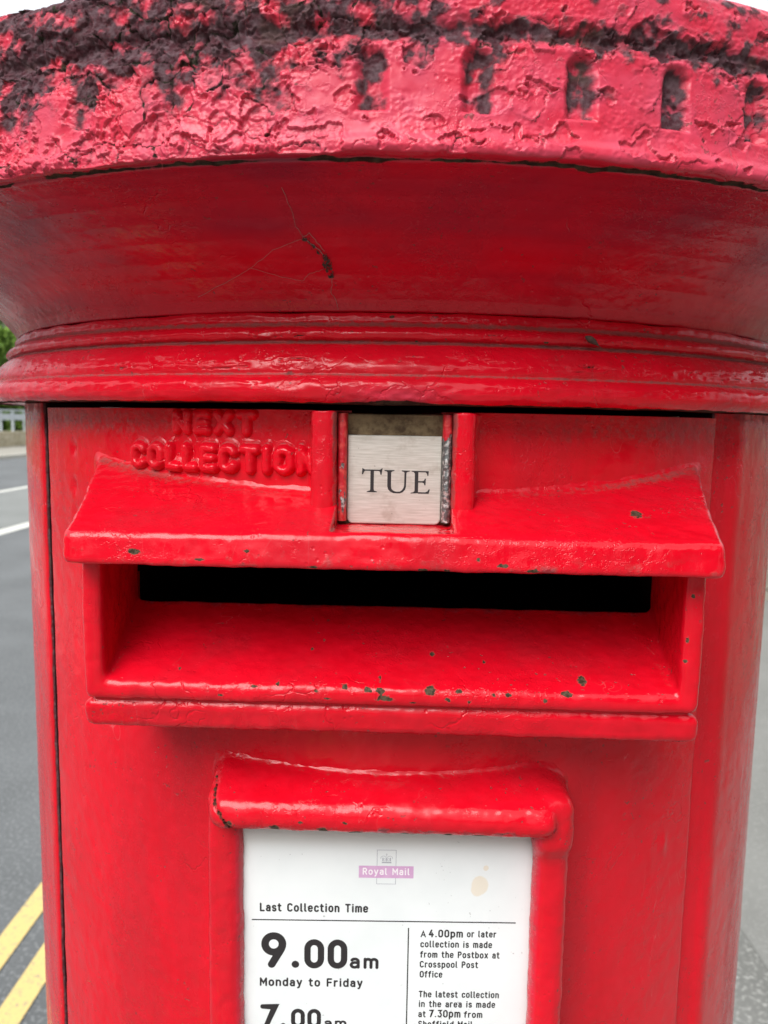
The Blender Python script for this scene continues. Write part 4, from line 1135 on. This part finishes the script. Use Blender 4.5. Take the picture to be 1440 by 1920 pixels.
def stone_mat(name, a, b, c):
    k = NT(name); g = k.n('ShaderNodeNewGeometry'); 
    ri = k.n('ShaderNodeMapRange'); k.l(g.outputs['Random Per Island'], ri.inputs[0])
    col = k.mix(ri.outputs[0], a, b); col = k.mix(k.rng(k.noise(6, 5, .65), .45, .7), col, c)
    k.set('Base Color', col); k.set('Roughness', .9); k.set('Normal', k.bump(k.noise(18, 5, .65), .02, .7)); return k.m
SAND = stone_mat('sandstone', (.42, .36, .24), (.52, .46, .34), (.30, .26, .17))
PALE = stone_mat('pale_stone', (.30, .275, .22), (.37, .345, .28), (.24, .225, .18))
MORT = plain('mortar', (.30, .27, .21), .95)
w1 = stone_wall('stone_wall', -17.95, -30, 70, .80, .4, .16, SAND, MORT, 'low sandstone wall across the road beneath the metal railing', 3)
w2 = stone_wall('garden_wall', 3.06, -20, 30, 1.44, .35, .18, PALE, MORT, 'pale stone garden wall behind the pavement to the right of the box', 8)

# railing on the far wall
GALV = plain('galvanised_steel', (.50, .54, .57), .45, .3, None, (.58, .62, .66), 6)
rail = empty('metal_railing', (-17.75, 6, .8)); tag(rail, 'pale grey metal railing on top of the far wall', 'railing')
V, F = box_mesh(-.03, .03, 0, 64, .92, .99); mkp('top_rail', V, [q[::-1] for q in F], GALV, rail)
V, F = box_mesh(.031, .08, 0, 64, .52, .79); mkp('middle_rail', V, [q[::-1] for q in F], GALV, rail)
for k in range(60):
    y = k * 1.06 + .2
    wd = .07 if k % 2 else .035
    V, F = box_mesh(-.03, .03, y - wd, y + wd, 0, .92)
    mkp('post', V, [q[::-1] for q in F], GALV, rail)

# trees
def leaf_mat(name, a, b):
    k = NT(name); g = k.n('ShaderNodeNewGeometry'); mr = k.n('ShaderNodeMapRange'); k.l(g.outputs['Random Per Island'], mr.inputs[0])
    k.set('Base Color', k.mix(mr.outputs[0], a, b)); k.set('Roughness', .55); k.set('Subsurface Weight', 0)
    k.set('Transmission Weight', 0); return k.m
LEAF = leaf_mat('spring_leaf', (.10, .19, .025), (.20, .32, .045)); LEAFD = leaf_mat('dark_leaf', (.025, .055, .02), (.06, .10, .03))
BARK = plain('bark', (.09, .07, .05), .95, 0, (30, .02), (.05, .04, .03), 12)
def tree(name, label, cat, loc, height, rad, base, mat, n, leaf, seed, group=None, clumps=26):
    rg = np.random.default_rng(seed); root = empty(name, loc); tag(root, label, cat, group)
    pts = [(0, 0, 0)]; x = y = 0
    for k in range(1, 9):
        x += rg.normal(0, .05); y += rg.normal(0, .05); pts.append((x, y, height * .85 * k / 8))
    items = [tube(pts, list(np.linspace(.045 * height ** .8, .01 * height, 9)), 8)]
    C = []
    for k in range(clumps):
        a = rg.uniform(0, 2 * pi); zz = rg.uniform(base, height); t = (zz - base) / (height - base)
        rr = rad * (sin(pi * min(1, t * .8 + .16)) ** .6) * rg.uniform(.45, 1)
        c = np.array([rr * cos(a), rr * sin(a), zz]); C.append((c, rad * rg.uniform(.26, .45)))
        if k % 2 == 0:
            z0 = max(.3 * base + .2, zz - rr * .7)
            items.append(tube([(0, 0, z0), tuple(c * [.5, .5, 1] + [0, 0, (z0 - zz) * .35]), tuple(c)], [.012 * height, .008 * height, .003 * height], 5))
    v, f = merge(items); mkp('trunk', v, f, BARK, root, True)
    per = n // clumps; Vs = []; 
    for c, r_ in C:
        d = rg.normal(size=(per, 3)); d /= np.linalg.norm(d, axis=1, keepdims=True)
        p = c + d * (r_ * rg.uniform(.35, 1, (per, 1)) ** .7) * np.array([1, 1, .8])
        u = rg.normal(size=(per, 3)); u /= np.linalg.norm(u, axis=1, keepdims=True)
        q = np.cross(u, rg.normal(size=(per, 3))); q /= np.linalg.norm(q, axis=1, keepdims=True)
        s_ = leaf * rg.uniform(.6, 1.3, (per, 1))
        Vs.append(np.stack([p - u * s_, p + q * s_ * .5, p + u * s_, p - q * s_ * .5], 1))
    V = np.concatenate(Vs).reshape(-1, 3)
    mk('crown', V, np.arange(len(V)).reshape(-1, 4), mat, root, smooth=False)
    return root
tree('leafy_tree', 'bright green leafy tree beyond the far wall, on the left edge', 'tree', (-21.6, 41, 0), 9.5, 3.6, 1.2, LEAF, 16000, .17, 5)
tree('dark_hedge_tree', 'dark green bushy tree behind the railing, lower than the leafy one', 'tree', (-20.6, 34.5, 0), 3.6, 2.2, .2, LEAFD, 9000, .13, 9)
tree('dark_hedge_tree', 'tall dark tree standing behind the bright leafy tree', 'tree', (-27.5, 50, 0), 12.5, 5, 1.5, LEAFD, 12000, .25, 13)
first = tree('unseen_tree', 'unseen dark leafy tree added behind the viewer to darken reflections in the paint', 'tree', (5.6, -3.5, 0), 8.5, 2.9, .9, LEAFD, 14000, .19, 31, 'unseen trees added behind the viewer for dark reflections')  # out-of-view trees added so the gloss paint has something dark to reflect
for (x_, y_, r_) in ((6.2, -8.5, 1.1), (5.8, -14, 2.3), (6.4, -21, 4.0), (-20.5, -4, .6), (-21, -11, 1.9), (-20.2, -18, 3.1), (-21.5, -26, 5.0), (-8, -40, 2.), (2, -38, 4.4), (-16, -36, .3)):
    c_ = first.copy(); COL.objects.link(c_); c_.location = (x_, y_, 0); c_.rotation_euler = (0, 0, r_)
    k_ = 1.25 if x_ < 0 else 1.; c_.scale = (k_, k_, k_)
    for ch in first.children:
        d_ = ch.copy(); COL.objects.link(d_); d_.parent = c_
tree('garden_shrub', 'fresh green shrub rising over the garden wall on the right', 'shrub', (4.3, 8.0, 0), 3.2, 1.3, .5, LEAF, 14000, .055, 21)
